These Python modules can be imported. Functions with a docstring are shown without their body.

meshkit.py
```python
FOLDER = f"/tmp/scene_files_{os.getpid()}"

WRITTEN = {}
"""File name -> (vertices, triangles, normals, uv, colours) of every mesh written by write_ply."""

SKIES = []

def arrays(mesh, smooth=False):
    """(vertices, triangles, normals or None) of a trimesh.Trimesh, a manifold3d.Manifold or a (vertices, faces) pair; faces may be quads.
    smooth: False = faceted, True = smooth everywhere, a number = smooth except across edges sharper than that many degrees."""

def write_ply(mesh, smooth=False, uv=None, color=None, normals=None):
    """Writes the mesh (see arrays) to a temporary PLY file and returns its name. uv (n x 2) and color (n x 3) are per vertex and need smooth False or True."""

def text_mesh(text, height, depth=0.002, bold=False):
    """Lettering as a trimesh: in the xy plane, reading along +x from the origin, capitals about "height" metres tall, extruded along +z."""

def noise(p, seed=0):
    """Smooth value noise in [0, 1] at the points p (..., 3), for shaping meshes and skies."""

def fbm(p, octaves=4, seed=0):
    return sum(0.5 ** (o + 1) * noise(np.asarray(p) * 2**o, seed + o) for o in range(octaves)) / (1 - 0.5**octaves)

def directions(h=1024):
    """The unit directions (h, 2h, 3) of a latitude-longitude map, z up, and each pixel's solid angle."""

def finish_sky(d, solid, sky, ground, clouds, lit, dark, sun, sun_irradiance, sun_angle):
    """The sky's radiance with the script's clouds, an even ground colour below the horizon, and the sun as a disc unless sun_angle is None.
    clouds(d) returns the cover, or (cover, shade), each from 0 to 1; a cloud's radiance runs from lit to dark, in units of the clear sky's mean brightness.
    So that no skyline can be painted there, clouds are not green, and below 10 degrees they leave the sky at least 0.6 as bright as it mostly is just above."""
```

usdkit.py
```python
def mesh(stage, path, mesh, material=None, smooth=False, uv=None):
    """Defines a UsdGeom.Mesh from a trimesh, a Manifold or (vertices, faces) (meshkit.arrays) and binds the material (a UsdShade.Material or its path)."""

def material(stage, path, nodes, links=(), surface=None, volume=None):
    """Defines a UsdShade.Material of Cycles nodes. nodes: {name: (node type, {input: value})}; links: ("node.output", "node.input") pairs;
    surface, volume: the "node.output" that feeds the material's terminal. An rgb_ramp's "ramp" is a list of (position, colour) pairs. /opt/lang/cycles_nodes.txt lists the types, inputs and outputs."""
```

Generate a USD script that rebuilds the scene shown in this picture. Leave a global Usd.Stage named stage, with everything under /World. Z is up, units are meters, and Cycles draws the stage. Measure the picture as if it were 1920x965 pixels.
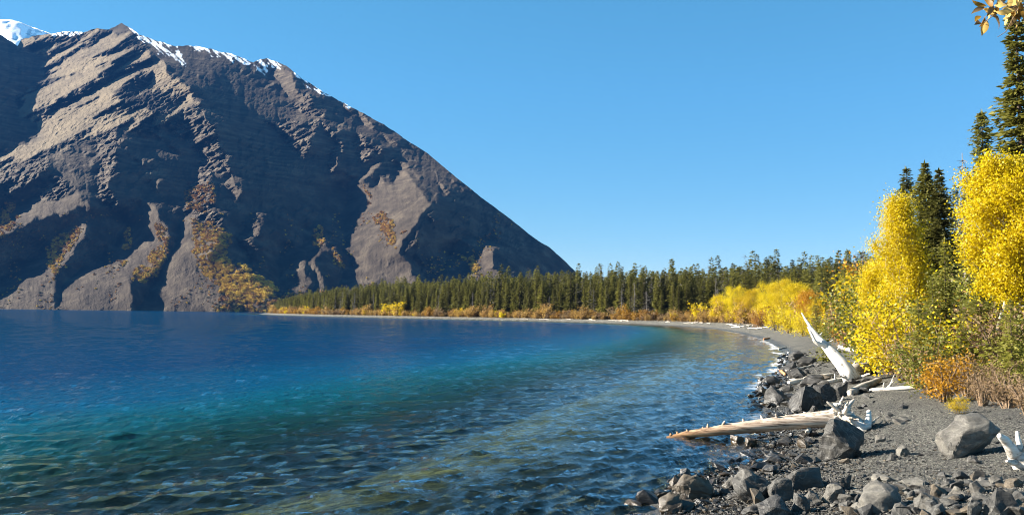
import math
import numpy as np, trimesh, shapely, manifold3d
from scipy import ndimage
from pxr import Usd, UsdGeom, UsdLux, UsdShade, Gf, Sdf, Vt
import usdkit
from meshkit import fbm, noise

stage = Usd.Stage.CreateInMemory()
UsdGeom.SetStageUpAxis(stage, "Z")
UsdGeom.SetStageMetersPerUnit(stage, 1.0)
UsdGeom.Xform.Define(stage, "/World")
T = Sdf.ValueTypeNames

# ------------------------------------------------------------------ camera
EYE = np.array([0.0, 0.0, 2.5])
FPX = 1478.0                                   # focal length in pixels of a 1920 wide picture
PITCH, ROLL = math.atan(106.5 / FPX), math.radians(0.72)
FWD = np.array([0, math.cos(PITCH), math.sin(PITCH)])
_r0, _u0 = np.array([1.0, 0, 0]), np.array([0, -math.sin(PITCH), math.cos(PITCH)])
RIGHT = math.cos(ROLL) * _r0 + math.sin(ROLL) * _u0
UP = -math.sin(ROLL) * _r0 + math.cos(ROLL) * _u0
cam = UsdGeom.Camera.Define(stage, "/World/camera")
m4 = Gf.Matrix4d(*[float(x) for row in (list(RIGHT) + [0], list(UP) + [0], list(-FWD) + [0], list(EYE) + [1]) for x in row])
cam.AddTransformOp().Set(m4)
cam.CreateHorizontalApertureAttr(36.0)
cam.CreateVerticalApertureAttr(36.0 * 514 / 1024)
cam.CreateFocalLengthAttr(36.0 * FPX / 1920)
cam.CreateClippingRangeAttr(Gf.Vec2f(0.1, 30000))
cam.CreateExposureAttr(2.4)

# ------------------------------------------------------------------ sky and sun
SUN_EL, SUN_AZ = math.radians(26), math.radians(8)     # azimuth: forward of straight left
SUN = np.array([-math.cos(SUN_AZ) * math.cos(SUN_EL), math.sin(SUN_AZ) * math.cos(SUN_EL), math.sin(SUN_EL)])
dome = UsdLux.DomeLight.Define(stage, "/World/sky")
dome.GetPrim().SetCustomDataByKey("kind", "structure")
dome.GetPrim().SetCustomDataByKey("label", "clear blue sky paling towards the horizon")
skym = usdkit.material(stage, "/World/Looks/sky_air", {
    "s": ("sky_texture", {"sky_type": "single_scattering", "sun_disc": False, "sun_elevation": SUN_EL,
                          "sun_rotation": math.atan2(SUN[0], SUN[1]), "altitude": 2500.0, "air_density": 1.0, "aerosol_density": 0.0, "ozone_density": 3.0}),
    "ga": ("gamma", {"gamma": 0.53}), "h": ("hsv", {"hue": 0.482, "saturation": 1.68, "fac": 1.0}),
    "b": ("background_shader", {"strength": 0.063})},
    [("s.color", "ga.color"), ("ga.color", "h.color"), ("h.color", "b.color")], surface="b.background")
UsdShade.MaterialBindingAPI.Apply(dome.GetPrim()).Bind(skym)
sun = UsdLux.DistantLight.Define(stage, "/World/sun")
sun.CreateIntensityAttr(1.25)
sun.CreateNormalizeAttr(True)
sun.CreateAngleAttr(0.5)
sun.CreateColorAttr(Gf.Vec3f(1.0, 0.93, 0.82))
sun.AddTransformOp().Set(Gf.Matrix4d(Gf.Rotation(Gf.Vec3d(0, 0, 1), Gf.Vec3d(*map(float, SUN))), Gf.Vec3d(0, 0, 0)))

# ------------------------------------------------------------------ helpers
_names = {}
def numbered(path):
    n = _names.get(path, -1) + 1
    _names[path] = n
    return path if n == 0 else f"{path}_{n:03d}"

def tag(prim, label=None, cat=None, group=None, kind=None):
    p = prim.GetPrim() if hasattr(prim, "GetPrim") else prim
    for k, v in (("label", label), ("category", cat), ("group", group), ("kind", kind)):
        if v:
            p.SetCustomDataByKey(k, v)
    return p

def obj(name, mesh, mat, parent="/World", smooth=False, **kw):
    path = numbered(f"{parent}/{name}")
    m = usdkit.mesh(stage, path, mesh, mat, smooth=smooth)
    tag(m, **kw)
    return m

def attr(m, name, values):
    UsdGeom.PrimvarsAPI(m).CreatePrimvar(name, T.FloatArray, "vertex").Set(Vt.FloatArray.FromNumpy(np.asarray(values, np.float32)))

def thing(name, loc=(0, 0, 0), rotz=0.0, scale=1.0, tilt=None, **kw):
    path = numbered(f"/World/{name}")
    x = UsdGeom.Xform.Define(stage, path)
    x.AddTranslateOp().Set(Gf.Vec3d(*map(float, loc)))
    if rotz:
        x.AddRotateZOp().Set(float(math.degrees(rotz)))
    if tilt:
        x.AddRotateXYZOp().Set(Gf.Vec3f(float(tilt[0]), float(tilt[1]), 0))
    if np.ndim(scale) or scale != 1.0:
        s = np.broadcast_to(scale, 3)
        x.AddScaleOp().Set(Gf.Vec3f(*map(float, s)))
    tag(x, **kw)
    return path

def cls(name):
    """A class prim: what copies reference."""
    return stage.CreateClassPrim(f"/kinds_{name}").GetPath().pathString

def copy(name, src, loc, rotz=0.0, scale=1.0, tilt=None, **kw):
    p = thing(name, loc, rotz, scale, tilt, **kw)
    prim = stage.GetPrimAtPath(p)
    prim.GetReferences().AddInternalReference(src)
    prim.SetInstanceable(True)
    return p

def scatter(name, protos, locs, yaw, scales, idx, tilts=None, parent="/World", **kw):
    path = numbered(f"{parent}/{name}")
    pi = UsdGeom.PointInstancer.Define(stage, path)
    rel = pi.CreatePrototypesRel()
    for k, (mesh, mat, smooth) in enumerate(protos):
        pp = f"{path}/piece_{k:03d}" if k else f"{path}/piece"
        usdkit.mesh(stage, pp, mesh, mat, smooth=smooth)
        rel.AddTarget(pp)
    n = len(locs)
    pi.CreateProtoIndicesAttr(Vt.IntArray.FromNumpy(np.asarray(idx, np.int32)))
    pi.CreatePositionsAttr(Vt.Vec3fArray.FromNumpy(np.asarray(locs, np.float32)))
    h = np.asarray(yaw) / 2
    q = np.zeros((n, 4)); q[:, 0], q[:, 3] = np.cos(h), np.sin(h)
    if tilts is not None:
        a, ax = tilts
        qt = np.stack([np.cos(a / 2), np.sin(a / 2) * np.cos(ax), np.sin(a / 2) * np.sin(ax), 0 * a], 1)
        w1, x1, y1, z1 = qt.T; w2, x2, y2, z2 = q.T
        q = np.stack([w1*w2-x1*x2-y1*y2-z1*z2, w1*x2+x1*w2+y1*z2-z1*y2, w1*y2-x1*z2+y1*w2+z1*x2, w1*z2+x1*y2-y1*x2+z1*w2], 1)
    pi.CreateOrientationsAttr(Vt.QuathArray([Gf.Quath(*map(float, r)) for r in q]))
    s = np.asarray(scales, np.float32)
    if s.ndim == 1:
        s = np.repeat(s[:, None], 3, 1)
    pi.CreateScalesAttr(Vt.Vec3fArray.FromNumpy(s))
    tag(pi, kind="stuff", **kw)
    return path

def ray(u, v):
    u, v = np.asarray(u, float), np.asarray(v, float)
    d = FWD + ((u - 960) / FPX)[..., None] * RIGHT - ((v - 482.5) / FPX)[..., None] * UP
    return d

def at_z(u, v, z=0.0):
    """Where the line of sight through a point of the picture meets the height z."""
    d = ray(u, v)
    return EYE + d * ((z - EYE[2]) / d[..., 2])[..., None]

def at_y(u, v, y):
    d = ray(u, v)
    return EYE + d * (np.asarray(y, float) / d[..., 1])[..., None]

def proj(p):
    q = np.asarray(p, float) - EYE
    w = q @ FWD
    return np.stack([960 + FPX * (q @ RIGHT) / w, 482.5 - FPX * (q @ UP) / w], -1)

def fb(x, y, seed=0, octaves=4, z=0.0):
    return fbm(np.stack([x, y, np.broadcast_to(z, np.shape(x))], -1), octaves, seed)

def gridfaces(h, w):
    i = np.arange(h * w).reshape(h, w)
    a, b, c, d = i[:-1, :-1].ravel(), i[:-1, 1:].ravel(), i[1:, 1:].ravel(), i[1:, :-1].ravel()
    return np.vstack([np.stack([a, b, c], 1), np.stack([a, c, d], 1)])

def inside(poly, x, y):
    p = shapely.Polygon(poly)
    if not p.is_valid:
        p = p.buffer(0)
    shapely.prepare(p)
    out = np.zeros(x.shape, bool)
    x0, y0, x1, y1 = p.bounds
    k = (x >= x0) & (x <= x1) & (y >= y0) & (y <= y1)
    out[k] = shapely.contains_xy(p, x[k], y[k])
    return out
# ------------------------------------------------------------------ the shore: distances and heights
_sp = np.array([(1230, 965), (1246, 935), (1300, 902), (1375, 878), (1432, 858), (1436, 835), (1430, 815), (1445, 790), (1440, 765), (1428, 745), (1446, 715), (1476, 690), (1474, 666),
                (1460, 650), (1430, 635), (1386, 624), (1345, 617), (1300, 612.5), (1200, 607.5), (1100, 604.5), (1000, 602), (800, 597.5), (600, 593), (520, 590.5), (484, 588.5)])
SHORE = np.vstack([[(-14, -12), (-6, -3), (-1.5, 4.5)], at_z(_sp[:, 0], _sp[:, 1])[:, :2]])
LAND = np.vstack([[(-40, -60)], SHORE, [(-222, 730), (-180, 760), (-60, 640), (60, 560), (400, 560), (1500, 700), (1500, -60)]])
_land = shapely.Polygon(LAND); shapely.prepare(_land)

def shore_distance(x, y):
    """Metres from the waterline, positive on land."""
    x, y = np.asarray(x, float), np.asarray(y, float)
    best = np.full(x.shape, 1e9)
    pts = np.vstack([LAND, LAND[:1]])
    for a, b in zip(pts[:-1], pts[1:]):
        d = b - a
        t = np.clip(((x - a[0]) * d[0] + (y - a[1]) * d[1]) / (d @ d), 0, 1)
        best = np.minimum(best, (x - a[0] - t * d[0]) ** 2 + (y - a[1] - t * d[1]) ** 2)
    return np.sqrt(best) * np.where(shapely.contains_xy(_land, x, y), 1, -1)

_LS, _LZ = [0, 1, 3, 6, 9, 13, 25, 60, 300, 2000], [0, .16, .50, .90, 1.10, 1.25, 1.6, 2.3, 4.0, 6]
_DS, _DZ = [0, 1, 3, 6, 9, 13, 18, 30, 60, 150, 9000], [0, .12, .36, .8, 1.5, 3.2, 6, 11, 18, 30, 40]
def ground_z(x, y, s=None):
    s = shore_distance(x, y) if s is None else s
    z = np.where(s > 0, np.interp(s, _LS, _LZ), -np.interp(-s, _DS, _DZ))
    near = np.clip(1 - np.hypot(x, y) / 160, 0, 1)
    z = z + near * ((fb(x * .35, y * .35, 3, 4) - .5) * .22 + (fb(x * 2.2, y * 2.2, 5, 3) - .5) * .05) * np.clip(np.abs(s) / 2.5, .25, 1)
    return z + np.clip((np.asarray(s) - 20) / 60, 0, 1) * (fb(x * .05, y * .05, 9, 3) - .5) * 1.2

def gz(x, y):
    return float(ground_z(np.array([float(x)]), np.array([float(y)]))[0])

def on_ground(u, v):
    """Where the line of sight meets the ground."""
    d = ray(u, v)
    z = 0.6
    for _ in range(25):
        p = at_z(u, v, z)
        z = .5 * z + .5 * gz(p[0], p[1])
    p = at_z(u, v, z)
    return np.array([p[0], p[1], gz(p[0], p[1])])

def polar_grid(rmin, rmax, nr, a0, a1, na):
    r = rmin * (rmax / rmin) ** np.linspace(0, 1, nr)
    a = np.radians(np.linspace(a0, a1, na))
    R, A = np.meshgrid(r, a, indexing="ij")
    return R * np.sin(A), R * np.cos(A), R

def noise_node(scale, detail=3.0, rough=.55, dist=0.0):
    return ("noise_texture", {"scale": scale, "detail": detail, "roughness": rough, "distortion": dist})

def ramp(*stops):
    return ("rgb_ramp", {"ramp": list(stops)})
P = ("geometry", {})

# gravel, pebbles and the lake bed: one sheet
M_ground = usdkit.material(stage, "/World/Looks/gravel", {
    "g": P, "n1": noise_node(.45, 4), "n2": noise_node(14, 4, .7), "v": ("voronoi_texture", {"scale": 22.0}), "v2": ("voronoi_texture", {"scale": 55.0}), "v3": ("voronoi_texture", {"scale": 2.6}), "v3s": ("separate_color", {}), "v4": ("voronoi_texture", {"scale": 7.0}), "v4s": ("separate_color", {}), "mb1": ("mix_float", {"fac": .45}), "mb2": ("mix_float", {"fac": .5}),
    "vs": ("separate_color", {}), "r": ramp((.08, (.012, .012, .011)), (.35, (.036, .035, .031)), (.58, (.078, .075, .065)), (.78, (.175, .166, .14)), (.93, (.42, .40, .34))),
    "rb": ramp((.2, (.010, .011, .008)), (.42, (.045, .048, .024)), (.6, (.125, .122, .055)), (.8, (.34, .32, .16))),
    "mx": ("mix_float", {"fac": .78}), "pt": ramp((.35, (.75, .75, .75)), (.65, (1.2, 1.18, 1.12))), "pm": ("mix", {"mix_type": "multiply", "fac": 1.0}), "m1": ("mix", {"fac": .5}), "wet": ("attribute", {"attribute": "wet"}), "bed": ("attribute", {"attribute": "bed"}), "soil": ("attribute", {"attribute": "soil"}),
    "ms": ("mix", {}), "so": ramp((0, (.035, .026, .016)), (.5, (.09, .07, .04)), (1, (.17, .13, .075))),
    "wm": ("mix", {"mix_type": "multiply", "color2": (.42, .42, .42)}), "ro": ("map_range", {"from_min": 0.0, "from_max": 1.0, "to_min": .85, "to_max": .3}),
    "bh": ("math", {"math_type": "multiply_add", "value2": .6}), "bp": ("bump", {"strength": 1.0, "distance": .045}),
    "p": ("principled_bsdf", {"specular_ior_level": .35})},
    [("g.position", "n1.vector"), ("g.position", "n2.vector"), ("g.position", "v.vector"), ("g.position", "v2.vector"), ("v2.color", "vs.color"),
     ("n2.fac", "mx.a"), ("vs.r", "mx.b"), ("mx.result", "r.fac"), ("g.position", "v3.vector"), ("g.position", "v4.vector"), ("v3.color", "v3s.color"), ("v4.color", "v4s.color"), ("v3s.r", "mb1.a"), ("v4s.r", "mb1.b"), ("mx.result", "mb2.a"), ("mb1.result", "mb2.b"), ("mb2.result", "rb.fac"), ("n2.fac", "so.fac"), ("n1.fac", "pt.fac"), ("r.color", "pm.color1"), ("pt.color", "pm.color2"), ("pm.color", "m1.color1"), ("rb.color", "m1.color2"), ("bed.fac", "m1.fac"),
     ("m1.color", "ms.color1"), ("so.color", "ms.color2"), ("soil.fac", "ms.fac"), ("ms.color", "wm.color1"), ("wet.fac", "wm.fac"), ("wm.color", "p.base_color"), ("wet.fac", "ro.value"), ("ro.result", "p.roughness"),
     ("v.distance", "bh.value1"), ("v2.distance", "bh.value3"), ("bh.value", "bp.height"), ("bp.normal", "p.normal")], surface="p.BSDF")

gx, gy, gr = polar_grid(2.5, 900, 420, -75, 75, 760)
gs = shore_distance(gx, gy)
gzv = ground_z(gx, gy, gs)
g = obj("gravel_beach", (np.stack([gx, gy, gzv], -1).reshape(-1, 3), gridfaces(*gx.shape)), M_ground, smooth=True, kind="structure",
        label="dark grey gravel beach shelving into the lake, leaf litter ground behind")
attr(g, "wet", np.clip((.16 + .1 * (fb(gx, gy, 8) - .5) - gzv) / .10, 0, 1).ravel() * (gzv > -.4).ravel())
attr(g, "bed", np.clip(-gzv / .35, 0, 1).ravel())
attr(g, "soil", np.clip((gs - 8 - 5 * (fb(gx * .25, gy * .25, 12) - .5) + np.interp(gr, [30, 90], [0, 1.5])) / 2.5, 0, 1).ravel())

# ------------------------------------------------------------------ the lake
rng = np.random.default_rng(11)
WAVES = []
for k in range(96):
    lam = .2 * (3.4 / .2) ** (rng.random() ** 1.6)
    ang = math.radians(-66 + rng.normal() * 20)            # running towards the beach on the right, and a little towards the viewer
    amp = .0060 * lam ** .80 * (.6 + .8 * rng.random()) * (1.4 if lam < .8 else .5)
    WAVES.append((lam, math.cos(ang), math.sin(ang), amp, rng.random() * 6.283))

def lake_surface(x, y, spacing, s):
    z, dx, dy = np.zeros(x.shape), np.zeros(x.shape), np.zeros(x.shape)
    gust = .55 + .9 * fb(x * .045, y * .045, 31, 3)
    shallow = np.interp(-s, [-1, 0, 2, 8], [.25, .35, .8, 1.0])
    wx, wy = x + 1.1 * (fb(x * .22, y * .22, 41, 2) - .5), y + 1.1 * (fb(x * .22, y * .22, 42, 2) - .5)
    for lam, c, sn, a, ph in WAVES:
        fade = np.clip((lam / spacing - 1.3) / 1.4, 0, 1)
        a = a * fade * gust * (shallow if lam > 1.0 else 1.0)
        th = 2 * np.pi / lam * (wx * c + wy * sn) + ph
        z += a * np.cos(th)
        dx -= .8 * a * c * np.sin(th); dy -= .8 * a * sn * np.sin(th)
    return x + dx, y + dy, z

lx, ly, lr = polar_grid(5.5, 9000, 860, -46, 36, 1060)
keep = shore_distance(lx, ly)
lrow = np.gradient(lr, axis=0)
spacing = np.maximum(np.gradient(lr, axis=0) * .75, lr * math.radians(82 / 1060))
wx, wy, wz = lake_surface(lx, ly, spacing, keep)
lf = gridfaces(*lx.shape)
ok = (keep < 2.0).ravel()
lf = lf[ok[lf].all(1)]
depth = np.clip(-ground_z(lx, ly, keep), 0, 60)
# broken wave tops and the thin wash along the waterline
fo = fb(wx * 2.6, wy * 2.6, 71, 3)
surf = np.clip(1 - np.abs(keep + .35 + 1.0 * (fb(wx * .6, wy * .6, 73, 2) - .5)) / .42, 0, 1) * np.interp(lr, [14, 30, 40, 72, 95], [.0, .25, .9, .9, .2]) * (fb(wx * .25, wy * .25, 74, 2) > .46)
crest = np.clip((wz - .16) / .05, 0, 1) * (fb(wx * .9, wy * .9, 75, 2) > .74) * (lr > 9)
foam = np.clip(np.maximum(surf, crest) * np.clip((fo - .44) / .08, 0, 1), 0, 1)
M_water = usdkit.material(stage, "/World/Looks/lake_water", {
    "g": P, "d": ("attribute", {"attribute": "depth"}), "fo": ("attribute", {"attribute": "foam"}),
    "dn": ("math", {"math_type": "multiply", "value2": 1 / 20.0}),
    "col": ramp((0, (.006, .012, .010)), (.04, (.012, .036, .030)), (.075, (.006, .060, .056)), (.13, (.001, .068, .094)), (.25, (.001, .044, .096)), (.45, (.001, .024, .068)), (1, (.001, .021, .054))),
    "tr": ramp((0, (0, 0, 0)), (.02, (.06, .06, .06)), (.05, (.09, .09, .09)), (.1, (.30, .30, .30)), (.2, (.85, .85, .85)), (.32, (1, 1, 1))),
    "body": ("diffuse_bsdf", {}), "clear": ("transparent_bsdf", {"color": (.72, .80, .66)}), "mix": ("mix_closure", {}),
    "mp": ("mapping", {"rotation": (0, 0, math.radians(66)), "scale": (1.0, .4, 1.0)}),
    "n1": noise_node(7.0, 4, .62), "n2": noise_node(1.5, 3, .55), "ad": ("math", {"math_type": "multiply_add", "value2": .5}),
    "bp": ("bump", {"strength": 1.0, "distance": .05}),
    "gl": ("glossy_bsdf", {"roughness": .04, "color": (1, 1, 1)}), "fr": ("fresnel", {"IOR": 1.33}), "pr": ("map_range", {"from_min": .35, "from_max": 1.5, "to_min": 1.0, "to_max": .36, "clamp": True}), "po": ("math", {"math_type": "multiply"}), "surf": ("mix_closure", {}),
    "white": ("diffuse_bsdf", {"color": (.8, .82, .84)}), "out": ("mix_closure", {})},
    [("g.position", "mp.vector"), ("mp.vector", "n1.vector"), ("mp.vector", "n2.vector"), ("n2.fac", "ad.value1"), ("n1.fac", "ad.value3"), ("ad.value", "bp.height"),
     ("d.fac", "dn.value1"), ("dn.value", "col.fac"), ("dn.value", "tr.fac"), ("col.color", "body.color"), ("tr.color", "mix.fac"), ("clear.BSDF", "mix.closure1"), ("body.BSDF", "mix.closure2"),
     ("bp.normal", "gl.normal"), ("bp.normal", "fr.normal"), ("bp.normal", "body.normal"), ("d.fac", "pr.value"), ("pr.result", "po.value2"), ("fr.fac", "po.value1"), ("po.value", "surf.fac"), ("mix.closure", "surf.closure1"), ("gl.BSDF", "surf.closure2"),
     ("fo.fac", "out.fac"), ("surf.closure", "out.closure1"), ("white.BSDF", "out.closure2")], surface="out.closure")
lake = obj("lake", (np.stack([wx, wy, wz], -1).reshape(-1, 3), lf), M_water, smooth=True, kind="structure", label="choppy blue lake, turquoise over the shallows")
attr(lake, "depth", depth.ravel())
attr(lake, "foam", foam.ravel())
# ------------------------------------------------------------------ the mountain across the lake
# Sunny (left facing) facets of its face as outlines; facets outside them turn away from the sun. The relief that has those facets is solved for below.
SUNNY = [
 [(243,62),(262,80),(284,112),(302,118),(322,140),(345,163),(373,190),(340,205),(312,216),(293,258),(225,238),(199,245),(133,277),(90,287),(50,305),(0,325),(-80,365),(-80,300),(0,296),(70,254),(63,232),(30,215),(36,186),(76,156),(82,126),(92,106),(40,92),(36,78),(60,70),(96,65),(156,62),(182,56),(205,58)],
 [(176,275),(199,245),(225,238),(226,265),(215,298),(212,317),(199,356),(219,370),(215,390),(199,386),(189,340),(186,290)],
 [(315,225),(368,195),(392,225),(411,258),(428,320),(400,325),(371,318),(381,292),(345,265),(327,252)],
 [(293,258),(318,255),(345,290),(325,287)],
 [(351,353),(381,323),(398,297),(424,293),(426,316),(388,340),(404,370),(398,393),(421,413),(411,433),(394,419),(368,409),(345,399),(345,380)],
 [(414,346),(431,323),(454,363),(441,370),(428,353)], [(460,436),(466,416),(480,399),(493,403),(483,416),(493,439),(473,449)],
 [(440,442),(460,439),(480,476),(503,509),(486,502),(466,486)],
 [(-80,350),(0,317),(0,300),(76,290),(95,290),(90,323),(50,340),(23,370),(10,366),(13,353),(30,330),(0,340),(-80,380)],
 [(63,376),(80,340),(99,333),(129,343),(126,356),(109,370),(90,380)],
 [(-80,430),(0,423),(10,380),(60,374),(99,374),(139,365),(162,383),(162,396),(146,393),(109,403),(66,406),(43,419),(20,436),(0,446),(-80,470)],
 [(-80,560),(0,519),(33,495),(66,479),(90,450),(116,432),(149,409),(162,423),(159,446),(139,456),(129,486),(109,509),(99,535),(103,590),(-80,590)],
 [(103,590),(116,539),(133,519),(179,492),(196,466),(219,467),(222,489),(239,515),(245,549),(252,590)],
 [(225,396),(255,389),(259,381),(275,376),(292,389),(312,423),(315,479),(292,515),(265,529),(245,519),(232,502),(220,482),(219,433),(239,423)],
 [(249,590),(318,486),(328,456),(331,413),(358,409),(361,449),(365,479),(381,515),(408,542),(428,590)],
 [(361,423),(414,436),(390,480),(440,505),(485,530),(520,590),(430,590),(381,515),(365,479)],
 [(519,479),(533,459),(548,452),(559,466),(576,489),(582,529),(580,560),(533,540),(523,502)],
 [(562,456),(582,449),(579,423),(599,423),(612,456),(639,482),(645,502),(629,489),(599,469),(592,489),(599,515),(612,539),(612,560),(592,550),(586,502),(576,479)],
 [(639,340),(662,333),(675,330),(722,293),(723,298),(708,310),(682,330),(678,340),(688,346),(705,340),(712,333),(735,343),(755,333),(751,326),(761,320),(775,340),(794,360),(808,376),(791,399),(771,429),(745,469),(765,496),(800,560),(620,560),(645,522),(639,476),(639,433),(645,416),(639,403),(655,376),(652,356)],
 [(755,476),(781,436),(804,399),(807,407),(784,441),(765,474)], [(768,482),(784,479),(812,530),(800,530)], [(796,492),(824,479),(831,492),(850,550),(814,550),(801,505)],
 [(833,496),(846,456),(866,455),(896,461),(921,460),(921,480),(945,550),(850,550)],
 [(509,139),(526,126),(543,133),(546,152),(566,169),(574,187),(559,186),(533,169),(516,156)], [(546,192),(572,179),(582,196),(612,215),(606,225),(586,219),(559,202)],
 [(489,232),(559,225),(569,229),(545,250),(579,232),(599,229),(582,265),(582,285),(576,298),(546,275),(523,249)],
 [(599,229),(615,232),(629,252),(652,278),(632,298),(629,320),(617,318),(615,295),(632,275)], [(659,255),(698,262),(718,288),(698,292),(675,305),(670,295),(684,272),(665,275)],
 [(650,196),(668,212),(690,222),(712,239),(682,231),(659,214)], [(715,250),(735,259),(738,279),(728,276)], [(613,297),(639,290),(632,317),(623,323)],
 [(751,303),(768,303),(770,319),(756,315)], [(775,320),(794,333),(790,340)], [(816,330),(843,360),(834,366),(821,346)], [(250,303),(266,300),(262,316),(252,316)], [(280,345),(297,338),(295,356),(282,360)],
]
GULLIES = [[(225,199),(300,163),(350,186),(313,214),(282,205),(262,197)], [(265,225),(282,232),(308,243),(293,258),(270,262)], [(630,470),(652,478),(662,505),(650,512),(640,490)], [(655,372),(648,380),(646,372)]]
ROCKY = [0, 1, 2, 4, 8, 9, 24, 25, 26, 27]
SNOWY = [[(241,50),(262,63),(305,80),(330,84),(338,100),(356,132),(330,112),(305,104),(268,80)], [(350,82),(395,88),(430,98),(442,122),(425,112),(398,106),(372,98)], [(436,99),(470,112),(466,122),(440,114)],
         [(470,114),(500,106),(515,111),(532,128),(522,130),(503,120),(497,152),(482,130)], [(540,122),(575,148),(624,181),(600,176),(568,160)], [(92,60),(123,55),(158,58),(150,66),(100,69)], [(630,183),(660,200),(650,203)], [(400,88),(440,100),(445,107),(398,104)]]
SKYLINE = np.array([(-120,-10),(-60,28),(0,66),(20,78),(33,86),(40,74),(60,69),(96,63),(123,59),(156,61),(182,53),(205,56),(213,51),(228,44),(243,52),(262,65),(285,74),(305,80),(330,87),(352,85),(375,88),(395,92),(420,99),(440,103),(460,112),(475,118),(487,112),(500,110),(515,115),(530,120),(545,130),(560,143),(575,152),(590,162),(620,180),(650,196),(680,212),(700,223),(720,234),(745,250),(770,268),(800,286),(840,320),(865,340),(900,368),(940,398),(960,413),(990,437),(1010,452),(1030,463),(1060,490),(1085,515),(1110,538),(1150,572)])

U0, U1, V0, V1 = -100, 1150, 20, 620
PU, PV = np.meshgrid(np.arange(U0, U1, 1.0), np.arange(V0, V1, 1.0))
_n = lambda sx, sy, sd, o=3: fb(PU / sx, PV / sy, sd, o) - .5
J1, J2 = 26 * _n(17, 17, 1, 4), 26 * _n(17, 17, 2, 4)
lit = np.zeros(PU.shape, bool); rocky = np.zeros(PU.shape)
for k, q in enumerate(SUNNY):
    a = inside(q, PU + J1, PV + J2); lit |= a
    if k in ROCKY:
        rocky = np.maximum(rocky, a)
for q in GULLIES:
    lit &= ~inside(q, PU + J1, PV + J2)
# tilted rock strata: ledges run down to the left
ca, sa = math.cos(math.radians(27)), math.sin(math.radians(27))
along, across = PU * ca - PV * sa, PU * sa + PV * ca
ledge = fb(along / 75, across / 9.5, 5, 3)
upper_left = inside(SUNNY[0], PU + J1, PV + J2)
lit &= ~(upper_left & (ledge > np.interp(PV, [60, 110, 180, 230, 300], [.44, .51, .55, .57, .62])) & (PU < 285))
chips = fb(along / 16, across / 5.5, 6, 3)
rough = ndimage.gaussian_filter(rocky, 3)
lit &= ~((chips > .60) & (rocky > 0) & ~upper_left)
stray = (fb(along / 14, across / 6, 16, 3) > .735) & (fb(PU / 60, PV / 60, 17, 2) > .5) & (PV > 130) & (PV < 480) & (PU > 0) & (PU < 900)
lit |= stray
unlit_ledges = upper_left & ~lit & (PU < 300)  # upper left facets turned from the sun, ledges and gullies alike
left = ndimage.gaussian_filter(lit.astype(float), .6)
_soft = np.zeros(PU.shape)
for k in (10, 11, 12, 13, 14, 15, 16, 17, 18, 21):
    _soft = np.maximum(_soft, inside(SUNNY[k], PU + .4 * J1, PV + .4 * J2))
_soft = ndimage.gaussian_filter(_soft, 9)
left = np.where(_soft > .04, ndimage.gaussian_filter(lit.astype(float), 1.7), left)
turn = 1.45 - 2.15 * left + (1 - left) * (.35 + np.interp(PV, [60, 330, 500], [1.1, .8, .4])) * np.interp(PU, [-50, 60, 120, 200], [1.2, 1.0, .3, 1]) + rough * 1.5 * (fb(along / 9, across / 4, 7, 3) - .5) + 1.7 * (fb(PU / 7 + 2 * fb(PU / 40, PV / 40, 19, 2), PV / 70, 8, 4) - .5) * (1 - rough) + .5 * (fb(PU / 5, PV / 5, 18, 2) - .5)
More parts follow.
